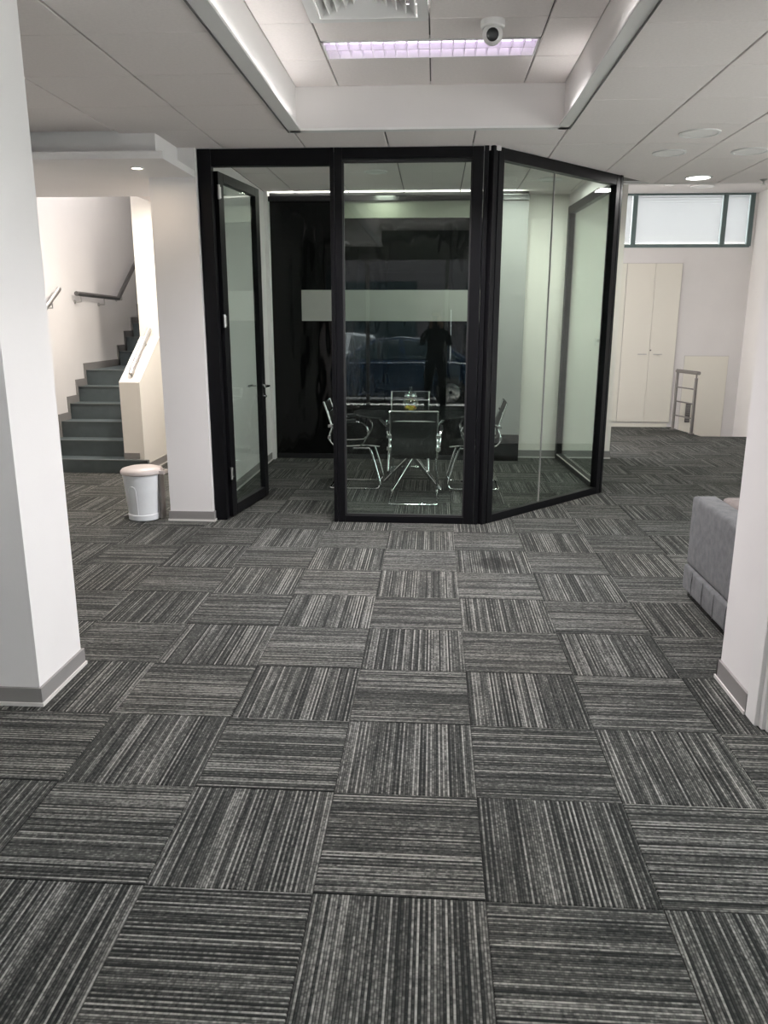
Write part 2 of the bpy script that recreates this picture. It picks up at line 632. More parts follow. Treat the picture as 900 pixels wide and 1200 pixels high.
# ------------------------------------------------------------------ walls
mb = MB(); mb.box(-4.35, -4.2, -2, 13, -.1, 4.7)
struct('wall_left', mb, M['wall'], 'white wall running up the left side of the staircase')
mb = MB()
mb.box(1.0, 3.64, 12.3, 12.45, -.1, 2.66); mb.box(3.64, XR, 12.3, 12.45, -3, 2.66)
mb.box(1.0, 2.2, 12.3, 12.45, 2.66, 3.39); mb.box(4.56, XR, 12.3, 12.45, 2.66, 3.39)
mb.box(1.0, XR, 12.3, 12.45, 3.39, 3.6)
struct('wall_back', mb, M['wall'], 'white far wall with cupboard and high window strip')
mb = MB(); mb.box(XR, XR+.15, 3.3, 3.9, -3, 3.6); mb.box(XR, XR+.15, 5.8, 12.45, -3, 3.6)
mb.box(XR, XR+.15, 3.9, 5.8, -3, .3); mb.box(XR, XR+.15, 3.9, 5.8, 2.6, 3.6); mb.box(XR, XR+.15, -2, -1.5, -3, 3.6)
mb.box(XR, XR+.15, -1.5, 3.3, -3, .3); mb.box(XR, XR+.15, -1.5, 3.3, 2.6, 3.6)  # openings for the added side windows
struct('wall_right', mb, M['wall'], 'white side wall right of the high windows')
# void of the stairs going down behind the railing
mb = MB(); mb.prism([(3.84, 11.23), (XR, 11.23), (XR, 11.33), (3.84, 11.33), (3.64, 12.3), (3.56, 12.3)], -3, -.12)
struct('wall_stairwell', mb, M['wall'])
mb = MB(); mb.box(3.5, XR, 11.2, 12.45, -3.1, -3.0)
struct('floor_lower', mb, M['skirt'])
# meeting room walls
mb = MB(); mb.box(-1.98, -1.90, 6.42, 9.3, 0, 2.97); mb.box(-1.90, -1.86, 9.02, 9.15, 0, 2.97)
struct('wall_meeting_left', mb, M['wall'], 'white left wall inside the meeting room')
mb = MB(); mb.box(-1.98, 1.0, 9.15, 9.38, 0, 3.4)
wmb = struct('wall_meeting_back', mb, M['dark'], 'rear wall of the meeting room covered in black gloss film')
mb = MB(); mb.box(0.0, 2.56, 0, .012, .06, 2.94)
pn = mb.build('gloss_panel', M['gloss'], wmb); pn.location = (-1.86, 9.136, 0)
mb = MB(); mb.box(-1.86, 1.0, 9.125, 9.15, 0, .06); mb.build('plinth', M['dark'], wmb)
mb = MB(); mb.box(0.70, 1.0, 9.12, 9.15, .31, 2.94)  # grey sheet stands in for a reflection on the gloss wall
tag(mb.build('reflection_panel', M['greyrefl'], wmb), 'pale reflection at the right end, put in as a grey panel')
mb = MB(); mb.box(0.70, 1.0, 9.125, 9.15, .0, .30); mb.build('dark_panel', M['dark'], wmb)
mb = MB(); mb.box(-1.86, 1.0, 9.062, 9.07, 2.875, 2.925); mb.box(-1.86, 1.0, 9.07, 9.15, 2.875, 2.882); mb.build('cove_profile', M['dark'], wmb)
mb = MB(); mb.box(-1.10, .66, 9.108, 9.136, 2.70, 2.874)
tag(mb.build('upper_panel', M['upp'], wmb), 'grey panel above the black film')
mb = MB(); mb.box(-1.52, 0.50, 9.115, 9.136, 1.595, 1.935)
tag(mb.build('pale_strip', M['strip'], wmb), 'pale grey horizontal strip across the black film')
mb = MB(); mb.box(1.0, 2.11, 9.38, 9.55, 0, 3.5); mb.box(0.98, 1.0, 9.15, 9.55, 0, 3.5)
struct('wall_centre', mb, M['warm'], 'white wall behind the right glass panes')
mb = MB(); mb.box(1.0, 2.115, 9.362, 9.38, .012, .09)
bb = struct('baseboard_centre', mb, M['skirt']); mb = MB(); mb.box(1.0, 2.12, 9.355, 9.38, 0, .014); mb.build('skirting_lip', M['skirt2'], bb)
# behind the second column
mb = MB(); mb.box(-3.07, -1.98, 9.6, 9.7, 0, 3.0)
struct('wall_niche', mb, M['warm'])
# spine wall and parapet of the stairs
mb = MB(); mb.extr([(8.10, 0), (13, 0), (13, 4.7), (8.8, 4.7), (8.8, 1.42), (8.10, .965)], 0, -3.31, -3.09)
struct('wall_stair', mb, M['warm'], 'cream stair parapet with sloping top running into a white wall')
mb = MB(); mb.box(-3.31, -3.14, 8.085, 8.10, .15, .215); mb.box(-3.09, -3.075, 8.12, 9.6, .012, .09)
bb = struct('baseboard_stair', mb, M['skirt']); mb = MB(); mb.box(-3.09, -3.07, 8.12, 9.6, 0, .014); mb.build('skirting_lip', M['skirt2'], bb)
mb = MB(); mb.box(-4.35, -3.07, 13, 13.1, 0, 4.7)
struct('wall_stairwell_back', mb, M['wall'])
mb = MB(); mb.box(-4.35, -3.0, 7.0, 13.1, 4.7, 4.8)
struct('ceiling_stairwell', mb, M['plaster'])
mb = MB(); mb.box(-4.35, -3.0, 6.95, 7.05, 2.84, 4.8); mb.box(-3.09, -3.072, 7.0, 8.85, 2.84, 4.8)
struct('wall_stairwell_front', mb, M['wall'])


def pillar(x0, x1, y0, y1, label, bl, h=2.86):
    mb = MB(); mb.box(x0, x1, y0, y1, 0, h)
    p = struct('pillar', mb, M['wall'], label)
    mb = MB(); t = .012
    mb.box(x0-t, x1+t, y0-t, y0, .014, .082); mb.box(x0-t, x1+t, y1, y1+t, .014, .082)
    mb.box(x0-t, x0, y0, y1, .014, .082); mb.box(x1, x1+t, y0, y1, .014, .082)
    mb.build('skirting', M['skirt'], p)
    mb = MB(); t = .018
    mb.box(x0-t, x1+t, y0-t, y0, 0, .016); mb.box(x0-t, x1+t, y1, y1+t, 0, .016)
    mb.box(x0-t, x0, y0, y1, 0, .016); mb.box(x1, x1+t, y0, y1, 0, .016)
    mb.build('skirting_lip', M['skirt2'], p)
    return p


pillar(-2.10, -1.665, 2.965, 3.365, 'near white pillar on the left edge of the picture', 'l')
pillar(-2.145, -1.79, 6.11, 6.42, 'white pillar between the bin and the glass meeting room', 'm')
# right pillar and the white door frame set against it
mb = MB(); mb.box(1.345, 1.75, 3.08, 3.42, 0, 2.86)
p = struct('pillar', mb, M['wall'], 'near white pillar on the right edge of the picture')
mb = MB(); mb.box(1.333, 1.345, 3.08, 3.432, .014, .095); mb.box(1.333, 1.76, 3.42, 3.432, .014, .095); mb.build('skirting', M['skirt'], p)
mb = MB(); mb.box(1.327, 1.345, 3.08, 3.438, 0, .016); mb.build('skirting_lip', M['skirt2'], p)
mb = MB(); mb.box(1.335, 1.40, 2.985, 3.08, 0, 2.84); mb.box(1.352, 1.42, 2.955, 2.985, 0, 2.84)
mb.box(1.366, 1.44, 2.935, 2.955, 0, 2.84)
struct('trim_1', mb, M['trim'], 'stepped white frame profile at the right picture edge', bevel=.003)
mb = MB(); mb.box(1.385, 2.5, 2.945, 3.05, 0, 2.84)
struct('wall_right_front', mb, M['wall'], 'pale panel beside the right frame profile')

# ------------------------------------------------------------------ ceiling
cx = [-1.0-.585*k for k in range(6)][::-1]          # left columns -3.925 .. -1.0
cols_l = [-4.2]+cx
cols_r = [.86+.57*k for k in range(7)]+[XR]
rows = [5.57-.6*k for k in range(12, 0, -1)]+[5.57+.58*k for k in range(0, 4)]+[7.89]
mb = MB()
B0, B1 = ZC+.022, ZC+.06
mb.box(XL, -1.0, -2, 6.2, B0, B1); mb.box(XL, -1.985, 6.2, 7.0, B0, B1)
mb.box(-3.07, -1.985, 7.0, 9.7, B0, B1)
mb.prism([(.86, -2), (XR, -2), (XR, 7.89), (1.6, 7.89), (1.6, 7.45), (.86, 6.67)], B0, B1)
mb.prism([(-1.0, 5.64), (.86, 5.64), (.86, 6.67), (.42, 6.2), (-1.0, 6.2)], B0, B1)
ceiling = struct('ceiling', mb, M['grid'], 'suspended ceiling of pale square tiles in a dark grid')
cache = {}
LA, LB = Vector((.40, 6.185)), Vector((1.60, 7.47))


def clip(poly, a=LA, b=LB):
    """keep the part of a polygon on the viewer's side of the angled glass wall"""
    n = Vector(((b-a).y, -(b-a).x)); out = []
    for i, p in enumerate(poly):
        q = poly[(i+1) % len(poly)]
        dp, dq = (Vector(p)-a).dot(n), (Vector(q)-a).dot(n)
        if dp >= 0: out.append(p)
        if dp*dq < 0:
            t = dp/(dp-dq); out.append((p[0]+(q[0]-p[0])*t, p[1]+(q[1]-p[1])*t))
    return out




def ctile(x0, x1, y0, y1, z, parent, gx=.005, gy=.0015):
    w, d = round(x1-x0-2*gx, 4), round(y1-y0-2*gy, 4)
    if (w, d) not in cache:
        t = MB(); e = .003
        a, b = w/2, d/2
        t.add([(-a, -b, .014), (a, -b, .014), (a, b, .014), (-a, b, .014),
               (-a, -b, e), (a, -b, e), (a, b, e), (-a, b, e),
               (-a+e, -b+e, 0), (a-e, -b+e, 0), (a-e, b-e, 0), (-a+e, b-e, 0)],
              [(0, 4, 5, 1), (1, 5, 6, 2), (2, 6, 7, 3), (3, 7, 4, 0), (4, 8, 9, 5), (5, 9, 10, 6), (6, 10, 11, 7), (7, 11, 8, 4), (11, 10, 9, 8)])
        me = t.mesh('ceiling_tile'); me.materials.append(M['ceil'])
        cache[(w, d)] = me
    random.seed(int(x0*1000+y0*77))
    return share(cache[(w, d)], 'ceiling_tile', ((x0+x1)/2, (y0+y1)/2, z+random.uniform(0, .0012)), parent)


for cols in (cols_l, cols_r):
    for a, b_ in zip(cols[:-1], cols[1:]):
        for c, d in zip(rows[:-1], rows[1:]):
            b = -.975 if (b_ == -1.0 and c > 5.5) else b_
            if d < 1.9:
                continue
            if b < -1.7 and c > 5.5 and cols is cols_l:
                continue
            if cols is cols_l and c > 6.1:
                continue
            if cols is cols_r and a < 1.58 and d > 6.2:
                if b > 1.6 and d > 7.47:
                    po = [(1.62, c), (b, c), (b, d-.002), (1.62, d-.002)]
                    po = po if c > 7.4 else clip([(a+.005, c), (b-.005, c), (b-.005, d-.002), (a+.005, d-.002)])
                else:
                    po = clip([(a+.005, c+.001), (b-.005, c+.001), (b-.005, d-.001), (a+.005, d-.001)])
                if len(po) > 2:
                    MB().prism(po, ZC, ZC+.014).build('ceiling_tile', M['ceil'], ceiling)
                continue
            ctile(a, b, c, d, ZC, ceiling)
mb = MB(); mb.box(XL, -1.0, -1.9, rows[0]+0, ZC, ZC+.014); mb.box(.86, XR, -1.9, rows[0], ZC, ZC+.014)
n0 = [i for i, r in enumerate(rows) if r >= 1.9][0]
yb = rows[n0-1]
mb = MB(); mb.box(XL, -1.0, -1.9, yb-.002, ZC, ZC+.014); mb.box(.86, XR, -1.9, yb-.002, ZC, ZC+.014)
mb.box(-3.07, -1.98, 6.45, 9.6, ZC, ZC+.014)
mb.build('plain_board', M['ceil'], ceiling)
for a, b in zip([-.975, -.36, .25], [-.36, .25, .86]):
    ctile(a, b, 5.68, 6.155, ZC, ceiling)
MB().prism(clip([(.255, 6.157), (.855, 6.157), (.855, 6.75), (.255, 6.75)]), ZC, ZC+.014).build('ceiling_tile', M['ceil'], ceiling)
# recess in the ceiling: underside trims, side walls, end wall
mb = MB()
YE = 5.61
for (a, b) in ((-1.0, -.915), (.785, .86)):
    mb.box(a, b, -1.9, YE+.06, ZC-.004, ZC+.012)
mb.box(-1.0, .86, YE, YE+.06, ZC-.004, ZC+.012)
struct('trim_2', mb, M['trim'], 'flat white border under the edge of the ceiling recess', bevel=.002)
mb = MB()
for x in (-1.003, .863):
    mb.box(x-.004, x+.004, -1.9, YE+.04, ZC-.009, ZC-.002)
struct('trim_3', mb, M['dsteel'], 'thin dark edge profile along the ceiling recess')
mb = MB()
mb.box(-1.0, -.945, -1.9, YE, ZC+.012, ZR+.03); mb.box(.815, .86, -1.9, YE, ZC+.012, ZR+.03)
mb.box(-1.0, .86, YE, YE+.06, ZC+.012, ZR+.03)
struct('wall_recess', mb, M['plaster'], 'white upstand walls around the ceiling recess')
mb = MB()
ys_ = [-1.9, 2.35, 2.66, 4.755, 5.055, 5.66]
mb.box(-1.0, .86, -1.9, 2.35, ZR+.022, ZR+.06); mb.box(-1.0, .86, 2.66, 3.86, ZR+.022, ZR+.06)
mb.box(-.06, .86, 3.86, 4.44, ZR+.022, ZR+.06); mb.box(-1.0, -.655, 3.86, 4.44, ZR+.022, ZR+.06)
mb.box(-1.0, .86, 4.44, 4.755, ZR+.022, ZR+.06); mb.box(-1.0, .86, 5.055, 5.66, ZR+.022, ZR+.06)
for c, d in ((2.35, 2.66), (4.755, 5.055)):
    mb.box(-1.0, -.66, c, d, ZR+.022, ZR+.06); mb.box(.55, .86, c, d, ZR+.022, ZR+.06)
rec = struct('ceiling_recess', mb, M['grid'], 'raised tiled ceiling inside the recess')
rc = [-.945, -.66, -.055, .55, .815]
for k, (a, b) in enumerate(zip(rc[:-1], rc[1:])):
    if k in (0, 3):
        rr = [2.1, 2.7, 3.3, 3.9, 4.48, 5.07, YE]
    else:
        rr = [2.1, 2.35, 2.66, 3.25, 3.85, 4.45, 4.755, 5.055, YE]
    for c, d in zip(rr[:-1], rr[1:]):
        if k in (1, 2) and c in (4.755, 2.35):
            continue
        if k == 1 and c == 3.85:
            continue
        ctile(a, b, c, d, ZR, rec, gx=.004)
mb = MB(); mb.box(-.945, .815, -1.9, 2.1, ZR, ZR+.014); mb.build('plain_board', M['ceil'], rec)
# meeting room ceiling, 13 cm higher, closed off above the frame
ZM = 2.97
mb = MB(); mb.box(-1.98, 1.62, 6.20, 9.4, ZM+.022, ZM+.06)
mc = struct('ceiling_meeting_room', mb, M['grid'], 'tiled ceiling inside the glass meeting room')
mcx = [-1.90, -1.57, -.97, -.36, .25, .86, 1.45, 1.60]
mcy = [6.22, 6.75, 7.35, 7.95, 8.55, 9.145]
for a, b in zip(mcx[:-1], mcx[1:]):
    for c, d in zip(mcy[:-1], mcy[1:]):
        if a > .8 and c < 6.9:
            continue
        ctile(a, b, c, d, ZM, mc)
ctile(1.0, 1.6, 9.147, 9.378, ZM, mc)
mb = MB()
mb.seg((-1.79, 6.19, ZC+.07), (.46, 6.19, ZC+.07), .05, .20)
mb.seg((.45, 6.21, ZC+.09), (1.57, 7.48, ZC+.09), .03, .18)
mb.seg((1.59, 7.44, ZC+.07), (1.50, 9.4, ZC+.07), .05, .20)
struct('wall_meeting_header', mb, M['plaster'])
# far plaster ceiling, higher
mb = MB(); mb.box(1.0, XR, 7.89, 12.45, 3.39, 3.5)
struct('ceiling_far', mb, M['plaster'], 'smooth white ceiling strip above the high windows')
mb = MB(); mb.box(1.6, XR, 7.86, 7.93, 2.84, 3.5); mb.box(1.55, 1.62, 7.9, 9.6, 2.84, 3.5)
struct('wall_ceiling_step', mb, M['plaster'])
# bulkhead over the stair entrance
mb = MB()
mb.box(-4.2, -1.795, 5.40, 7.0, 2.635, 2.682)
bk = struct('ceiling_bulkhead', mb, M['wall'], 'stepped white plaster bulkhead over the stair entrance')
mb = MB(); mb.box(-4.2, -1.92, 5.64, 7.0, 2.682, ZC+.02); mb.build('upper_step', M['wall'], bk)

# ------------------------------------------------------------------ window strip with blinds
mb = MB()
xs = [2.2, 2.90, 4.20, 4.56]
mb.box(2.2, 4.56, 12.29, 12.36, 2.645, 2.685); mb.box(2.2, 4.56, 12.29, 12.36, 3.365, 3.40)
for x in (2.22, 2.885, 4.165, 4.545):
    mb.box(x-.032, x+.032, 12.285, 12.36, 2.66, 3.39)
win = struct('window_1', mb, M['teal'], 'strip of high windows with dark teal grey frames')
for a, b in ((2.25, 2.853), (2.917, 4.133), (4.197, 4.513)):
    mb = MB(); mb.box(a, b, 12.40, 12.406, 2.68, 3.37); mb.build('glass_pane', M['wglass'], win)
lab = {0: 'white venetian blind half hidden behind the centre wall', 1: 'wide white venetian blind in the middle high window',
       2: 'narrow white venetian blind beside the right side wall'}
for k, (a, b) in enumerate(((2.26, 2.845), (2.925, 4.125), (4.205, 4.505))):
    t = thing('window_blind', lab[k], 'blind', ((a+b)/2, 12.33, 2.68), group='white venetian blinds in the high windows')
    w = (b-a)/2
    mb = MB()
    for i in range(19):
        z = .035+i*.0348
        mb.add([(-w, -.010, z-.010), (w, -.010, z-.010), (w, .008, z+.036), (-w, .008, z+.036)], [(0, 1, 2, 3)])
    o = mb.build('slats', M['blind'], t); o['kind'] = 'stuff'
    mb = MB(); mb.box(-w, w, -.014, .014, .005, .022); mb.build('bottom_rail', M['plastic'], t)
    mb = MB(); mb.box(-w, w, -.016, .016, .685, .70); mb.build('head_rail', M['plastic'], t)

# ------------------------------------------------------------------ cupboard, hatch and grille on the far wall
t = thing('cupboard', 'tall white built-in cupboard with two doors on the far wall', 'cupboard', (0, 12.2985, 0))
mb = MB(); mb.box(2.2, 3.64, -.012, .0, .07, 2.43); mb.build('carcass', M['skirt2'], t)
mb = MB(); mb.box(2.2, 3.60, -.02, .0, .0, .055); mb.build('plinth', M['cab'], t)
for (a, b, h) in ((2.2, 2.825, None), (2.834, 3.245, 3.14), (3.248, 3.63, 3.37)):
    mb = MB(); mb.box(a, b, -.026, -.010, .078, 2.42)
    d = mb.build('door', M['cab'], t, bevel=.002)
    if h:
        mb = MB(); mb.box(h-.065, h+.065, -.044, -.034, 1.10, 1.112)
        mb.box(h-.06, h-.052, -.036, -.02, 1.10, 1.112); mb.box(h+.052, h+.06, -.036, -.02, 1.10, 1.112)
        mb.build('handle', M['steel'], d)
mb = MB(); mb.tube([(3.262, -.034, 1.165), (3.262, -.02, 1.165)], .011, 10); mb.build('lock', M['dsteel'], t)
t = thing('access_panel', 'cream access hatch in the far wall behind the railing', 'hatch', (4.11, 12.3, 0))
mb = MB(); mb.box(-.33, .33, -.008, .001, -.6, 1.09); mb.build('frame', M['skirt2'], t)
mb = MB(); mb.box(-.322, .322, -.016, -.004, -.59, 1.08); mb.build('door_leaf', M['cab'], t)
t = thing('wall_vent', 'small dark grille on the wall behind the railing post', 'vent', (3.90, 12.28, .08))
mb = MB(); mb.box(-.035, .035, -.03, .003, 0, .29); mb.build('housing', M['dsteel'], t, bevel=.004)
mb = MB()
for i in range(8):
    mb.box(-.028, .028, -.036, -.028, .025+i*.032, .035+i*.032)
mb.build('louvre', M['skirt'], t)
# railing at the stairs going down
t = thing('railing', 'short steel pipe railing in front of the white hatch', 'railing', (3.60, 12.02, 0))
P1 = Vector((0.03, 0.03, 0)); P2 = Vector((.155, -.45, 0))
mb = MB(); mb.tube([P1, P1+Vector((0, 0, .86))], .021, 12); mb.build('post', M['rsteel'], t)
mb = MB(); mb.tube([P2, P2+Vector((0, 0, .80))], .024, 12); mb.tube([P2+Vector((0, 0, .80)), P2+Vector((0, 0, .86))], .012, 8); mb.build('post', M['rsteel'], t)
mb = MB(); e = (P2-P1).normalized()
mb.tube([P1-e*.02+Vector((0, 0, .875)), P2+e*.06+Vector((0, 0, .875))], .026, 14); mb.build('handrail', M['rsteel'], t)
for z in (.22, .43, .64):
    mb = MB(); mb.tube([P1+Vector((0, 0, z)), P2+Vector((0, 0, z))], .010, 8); mb.build('rung', M['rsteel'], t)
for P in (P1, P2):
    mb = MB(); mb.lathe([(.045, 0), (.045, .008), (.028, .014)], 16, c=P); mb.build('base_flange', M['rsteel'], t)

# ------------------------------------------------------------------ staircase and handrails
st = thing('staircase', 'grey vinyl covered staircase climbing between the left wall and parapet', 'staircase', (-4.2, 8.05, 0))
zs = [.140, .310, .485, .660, .835, 1.010]
for k, z in enumerate(zs):
    y0 = .25*k
    y1 = y0+.27 if k < 5 else 2.30
    x1 = .889 if k else 1.16
    if k == 0:
        mb = MB(); mb.box(.001, .889, 0, .27, 0, z); mb.box(.889, 1.16, 0, .049, 0, z)
    else:
        mb = MB(); mb.box(.001, x1, y0, y1, 0 if k == 0 else zs[k-1]-.02, z)
    s_ = mb.build('step', M['stair'], st)
    mb = MB(); mb.box(.001, x1, y0-.012, y0+.035, z-.004, z+.006); mb.build('nosing', M['nosing'], s_)
for k in range(6):
    z0 = 1.01+.18*k; y0 = 2.30+.27*k
    mb = MB(); mb.box(.001, .889, y0, y0+.29, z0-.02, z0+.18)
    s_ = mb.build('step', M['stair'], st)
    mb = MB(); mb.box(.001, .889, y0-.012, y0+.035, z0+.176, z0+.186); mb.build('nosing', M['nosing'], s_)
mb = MB()
for k, z in enumerate(zs):
    y0 = .25*k
    y1 = y0+.25 if k < 5 else 2.30
    mb.box(.001, .013, y0-.015, y1-.012, z, z+.085)
    mb.box(.001, .013, y0-.055, y0-.012, z-.10, z+.085)
for k in range(6):
    z0 = 1.19+.18*k; y0 = 2.30+.27*k
    mb.box(.001, .013, y0-.04, y0+.26, z0-.02, z0+.085)
    mb.box(.001, .013, y0-.055, y0, z0-.18, z0+.085)
mb.build('stepped_skirting', M['skirt'], st)


def handrail(name, label, pts, r, brackets, wallx, mt, side=1, under=.07):
    t = thing(name, label, 'handrail', pts[0])
    o0 = Vector(pts[0])
    mb = MB(); mb.tube([Vector(p)-o0 for p in pts], r, 14); mb.build('rail', mt, t)
    for b in brackets:
        b = Vector(b)-o0
        mb = MB()
        mb.tube([b, b+Vector((0, 0, -under)), b+Vector((-side*.0, 0, -under-.005)), Vector((wallx-o0.x, b.y, b.z-under-.005))], .007, 8)
        br = mb.build('bracket', M['steel'], t)
        mb = MB(); mb.tube([Vector((wallx-o0.x, b.y, b.z-under-.005)), Vector((wallx-o0.x+side*.008, b.y, b.z-under-.005))], .024, 14)
        mb.build('rosette', M['steel'], br)
    return t


handrail('handrail', 'short steel handrail on the wall left of the lower steps', [(-4.12, 7.35, 1.16), (-4.12, 8.64, 1.93)], .025,
         [(-4.12, 8.45, 1.80)], -4.2, M['steel'])
handrail('handrail', 'dark steel handrail level along the landing then rising out of sight', [(-4.12, 9.06, 1.895), (-4.12, 10.28, 1.87), (-4.12, 12.4, 3.35)], .027,
         [(-4.12, 9.17, 1.88), (-4.12, 9.83, 1.86), (-4.12, 10.4, 1.93)], -4.2, M['dsteel'])
handrail('handrail', 'steel handrail on the sloping top of the cream parapet', [(-3.20, 8.16, 1.05), (-3.20, 8.21, 1.10), (-3.20, 8.80, 1.50)], .024,
         [(-3.20, 8.20, 1.09), (-3.20, 8.66, 1.40)], -3.20, M['steel'], under=.065)

# ------------------------------------------------------------------ glass meeting room partition
FH = 2.838
gp = thing('glass_partition', 'black framed glass partition enclosing the meeting room', 'partition', (0, 6.19, 0))
Y0 = 6.19


def gpart(name, mb, mt, bevel=.003, label=None):
    o = mb.build(name, mt, gp, bevel=bevel)
    if label: o['label'] = label
    return o


def ln(a, b, w, z0, z1):
    mb = MB(); a = Vector((a[0], a[1]-Y0)); b = Vector((b[0], b[1]-Y0))
    t = (b-a).normalized(); nrm = Vector((-t.y, t.x))*w/2
    q = [a-nrm, b-nrm, b+nrm, a+nrm]
    return mb.prism([(p.x, p.y) for p in q], z0, z1)


D = .035
gpart('post', MB().box(-1.785, -1.685, -D-.005, D, 0, FH), M['black'])
gpart('door_head', MB().box(-1.685, -.795, -D, D, 2.72, FH), M['black'])
gpart('post', MB().box(-.795, -.765, -D-.005, D, 0, FH), M['black'])
gpart('post', MB().box(-.762, -.705, -D, D, 0, FH), M['black'])
gpart('bottom_rail', MB().box(-.705, .255, -D, D, 0, .055), M['black'])
gpart('top_rail', MB().box(-.705, .255, -D, D, 2.765, FH), M['black'])
gpart('post', MB().box(.255, .335, -D, D, 0, FH), M['black'])
gpart('post', MB().box(.340, .372, -D-.004, D, 0, FH+.01), M['black'])
A = (.385, 6.165); Bq = (1.60, 7.47); Cq = (1.50, 9.37)
tv = (Vector(Bq)-Vector(A)).normalized()


def onl(d, a=A, t=tv):
    return (a[0]+t.x*d, a[1]+t.y*d)


LL = (Vector(Bq)-Vector(A)).length
gpart('post', ln(A, onl(.05), .06, 0, FH+.01), M['black'])
gpart('post', ln(onl(.055), onl(.12), .07, 0, FH), M['black'])
gpart('bottom_rail', ln(onl(.12), onl(LL-.10), .065, 0, .065), M['black'])
gpart('top_rail', ln(onl(.12), onl(LL-.10), .065, 2.755, FH), M['black'])
gpart('post', ln(onl(LL-.10), onl(LL-.04), .07, 0, FH), M['black'])
gpart('post', ln(onl(LL-.037), onl(LL), .075, 0, FH+.015), M['black'])
gpart('top_rail', ln(Bq, Cq, .065, 2.755, FH), M['black'])
gpart('bottom_rail', ln(Bq, Cq, .065, 0, .065), M['black'])
gpart('post', ln((1.505, 9.29), (1.50, 9.375), .07, 0, FH), M['black'])
gpart('lit_edge_strip', ln((1.552, 7.62), (1.462, 9.2), .012, .066, .074), M['skirt2'], 0, 'pale strip painted as the lit top edge of the side bottom rail')  # pale colour stands in for light on the rail edge
G = .005
gpart('glass_pane', MB().box(-.71, .26, -G, G, .05, 2.77), M['glass'], 0)
jn = LL*.45
gpart('glass_pane', ln(onl(.11), onl(jn-.002), .010, .06, 2.76), M['glass'], 0)
gpart('glass_pane', ln(onl(jn+.002), onl(LL-.09), .010, .06, 2.76), M['glass'], 0)
gpart('glass_joint', ln(onl(jn-.0035), onl(jn+.0035), .012, .06, 2.76), M['skirt'], 0)
gpart('glass_pane', ln((1.597, 7.53), (1.505, 9.30), .010, .06, 2.76), M['glass'], 0)
mb = MB()
for z in (.06, 2.75):
    mb.box(-.705, .255, -.018, .018, z-.012, z+.008)
mb.box(-.706, -.694, -.018, .018, .05, 2.77); mb.box(.246, .256, -.018, .018, .05, 2.77)
gpart('gasket', mb, M['blackm'], 0)

# door leaf, swung inwards
dr = bpy.data.objects.new('door_1', None); C.objects.link(dr)
dr.location = (-1.68, 6.235, 0); dr.rotation_euler = (0, 0, R(82))
tag(dr, 'open black framed glass door of the meeting room', kind='structure')
LW, LH = .875, 2.70
for x0, x1 in ((0, .10), (LW-.09, LW)):
    MB().box(x0, x1, -.025, .025, .012, LH).build('stile', M['black'], dr, bevel=.003)
MB().box(.10, LW-.09, -.025, .025, .012, .10).build('bottom_rail', M['black'], dr, bevel=.003)
MB().box(.10, LW-.09, -.025, .025, LH-.07, LH).build('top_rail', M['black'], dr, bevel=.003)
MB().box(.09, LW-.08, -.005, .005, .09, LH-.06).build('glass_pane', M['glass'], dr)
for sgn in (-1, 1):
    mb = MB()
    mb.tube([(LW-.045, sgn*.025, 1.03), (LW-.045, sgn*.075, 1.03), (LW-.055, sgn*.082, 1.03), (LW-.17, sgn*.082, 1.03)], .009, 10)
    h = mb.build('handle', M['chrome'], dr)
    MB().tube([(LW-.045, sgn*.025, 1.03), (LW-.045, sgn*.033, 1.03)], .024, 16).build('rosette', M['chrome'], h)
    mb = MB(); mb.tube([(LW-.045, sgn*.025, .935), (LW-.045, sgn*.036, .935)], .022, 16)
    mb.tube([(LW-.045, sgn*.034, .935), (LW-.045, sgn*.05, .935)], .009, 10)
    mb.build('lock', M['chrome'], dr)
for z in (.33, 1.55, 2.50):
    MB().tube([(-.012, -.032, z), (-.012, -.032, z+.10)], .011, 10).box(-.012, .03, -.034, -.026, z+.01, z+.09).build('hinge', M['steel'], dr)

# ------------------------------------------------------------------ meeting table, jar, chairs
TC = (-.20, 7.60)
tb = thing('meeting_table', 'round smoked glass meeting table with crossed chrome legs', 'table', (TC[0], TC[1], 0))
MB().lathe([(.0, .728), (.575, .728), (.58, .734), (.575, .74), (.0, .74)], 64).build('tabletop', M['tglass'], tb)
for k in range(4):
    a = PI/4+k*PI/2
    p = Vector((.44*math.cos(a), .44*math.sin(a), .725)); q = Vector((-.34*math.cos(a+.2), -.34*math.sin(a+.2), .012))
    MB().tube([p, p.lerp(q, .5)+Vector((.02*math.cos(a+PI/2), .02*math.sin(a+PI/2), 0)), q], .014, 10).build('leg', M['chrome'], tb)
MB().lathe([(.05, .36), (.055, .365), (.055, .375), (.05, .38)], 20).build('hub', M['chrome'], tb)
jr = thing('glass_jar', 'round lidded glass jar with yellow sweets on the meeting table', 'jar', (-.225, 7.70, .741))
MB().lathe([(.0, .0), (.045, .0), (.072, .03), (.083, .065), (.075, .105), (.052, .13), (.055, .14)], 28).build('bowl', M['jar'], jr)
l_ = MB().lathe([(.06, .142), (.062, .15), (.055, .175), (.030, .19), (.010, .195), (.012, .21), (.016, .222), (.010, .235), (.0, .238)], 24).build('lid', M['jar'], jr)
MB().lathe([(.055, .138), (.064, .141), (.064, .148), (.057, .151)], 24, ring=True).build('rim', M['chrome'], jr)
random.seed(4)
mb = MB(); mb2 = MB()
for i in range(30):
    a = random.uniform(0, 2*PI); rr = .058*math.sqrt(random.random()); z = .008+random.random()*.030
    (mb if random.random() < .7 else mb2).lathe([(0, -.010), (.009, -.005), (.011, .0), (.009, .006), (0, .011)], 6, c=(rr*math.cos(a), rr*math.sin(a), z+.005))
o = mb.build('sweets', M['sweet'], jr); o['kind'] = 'stuff'
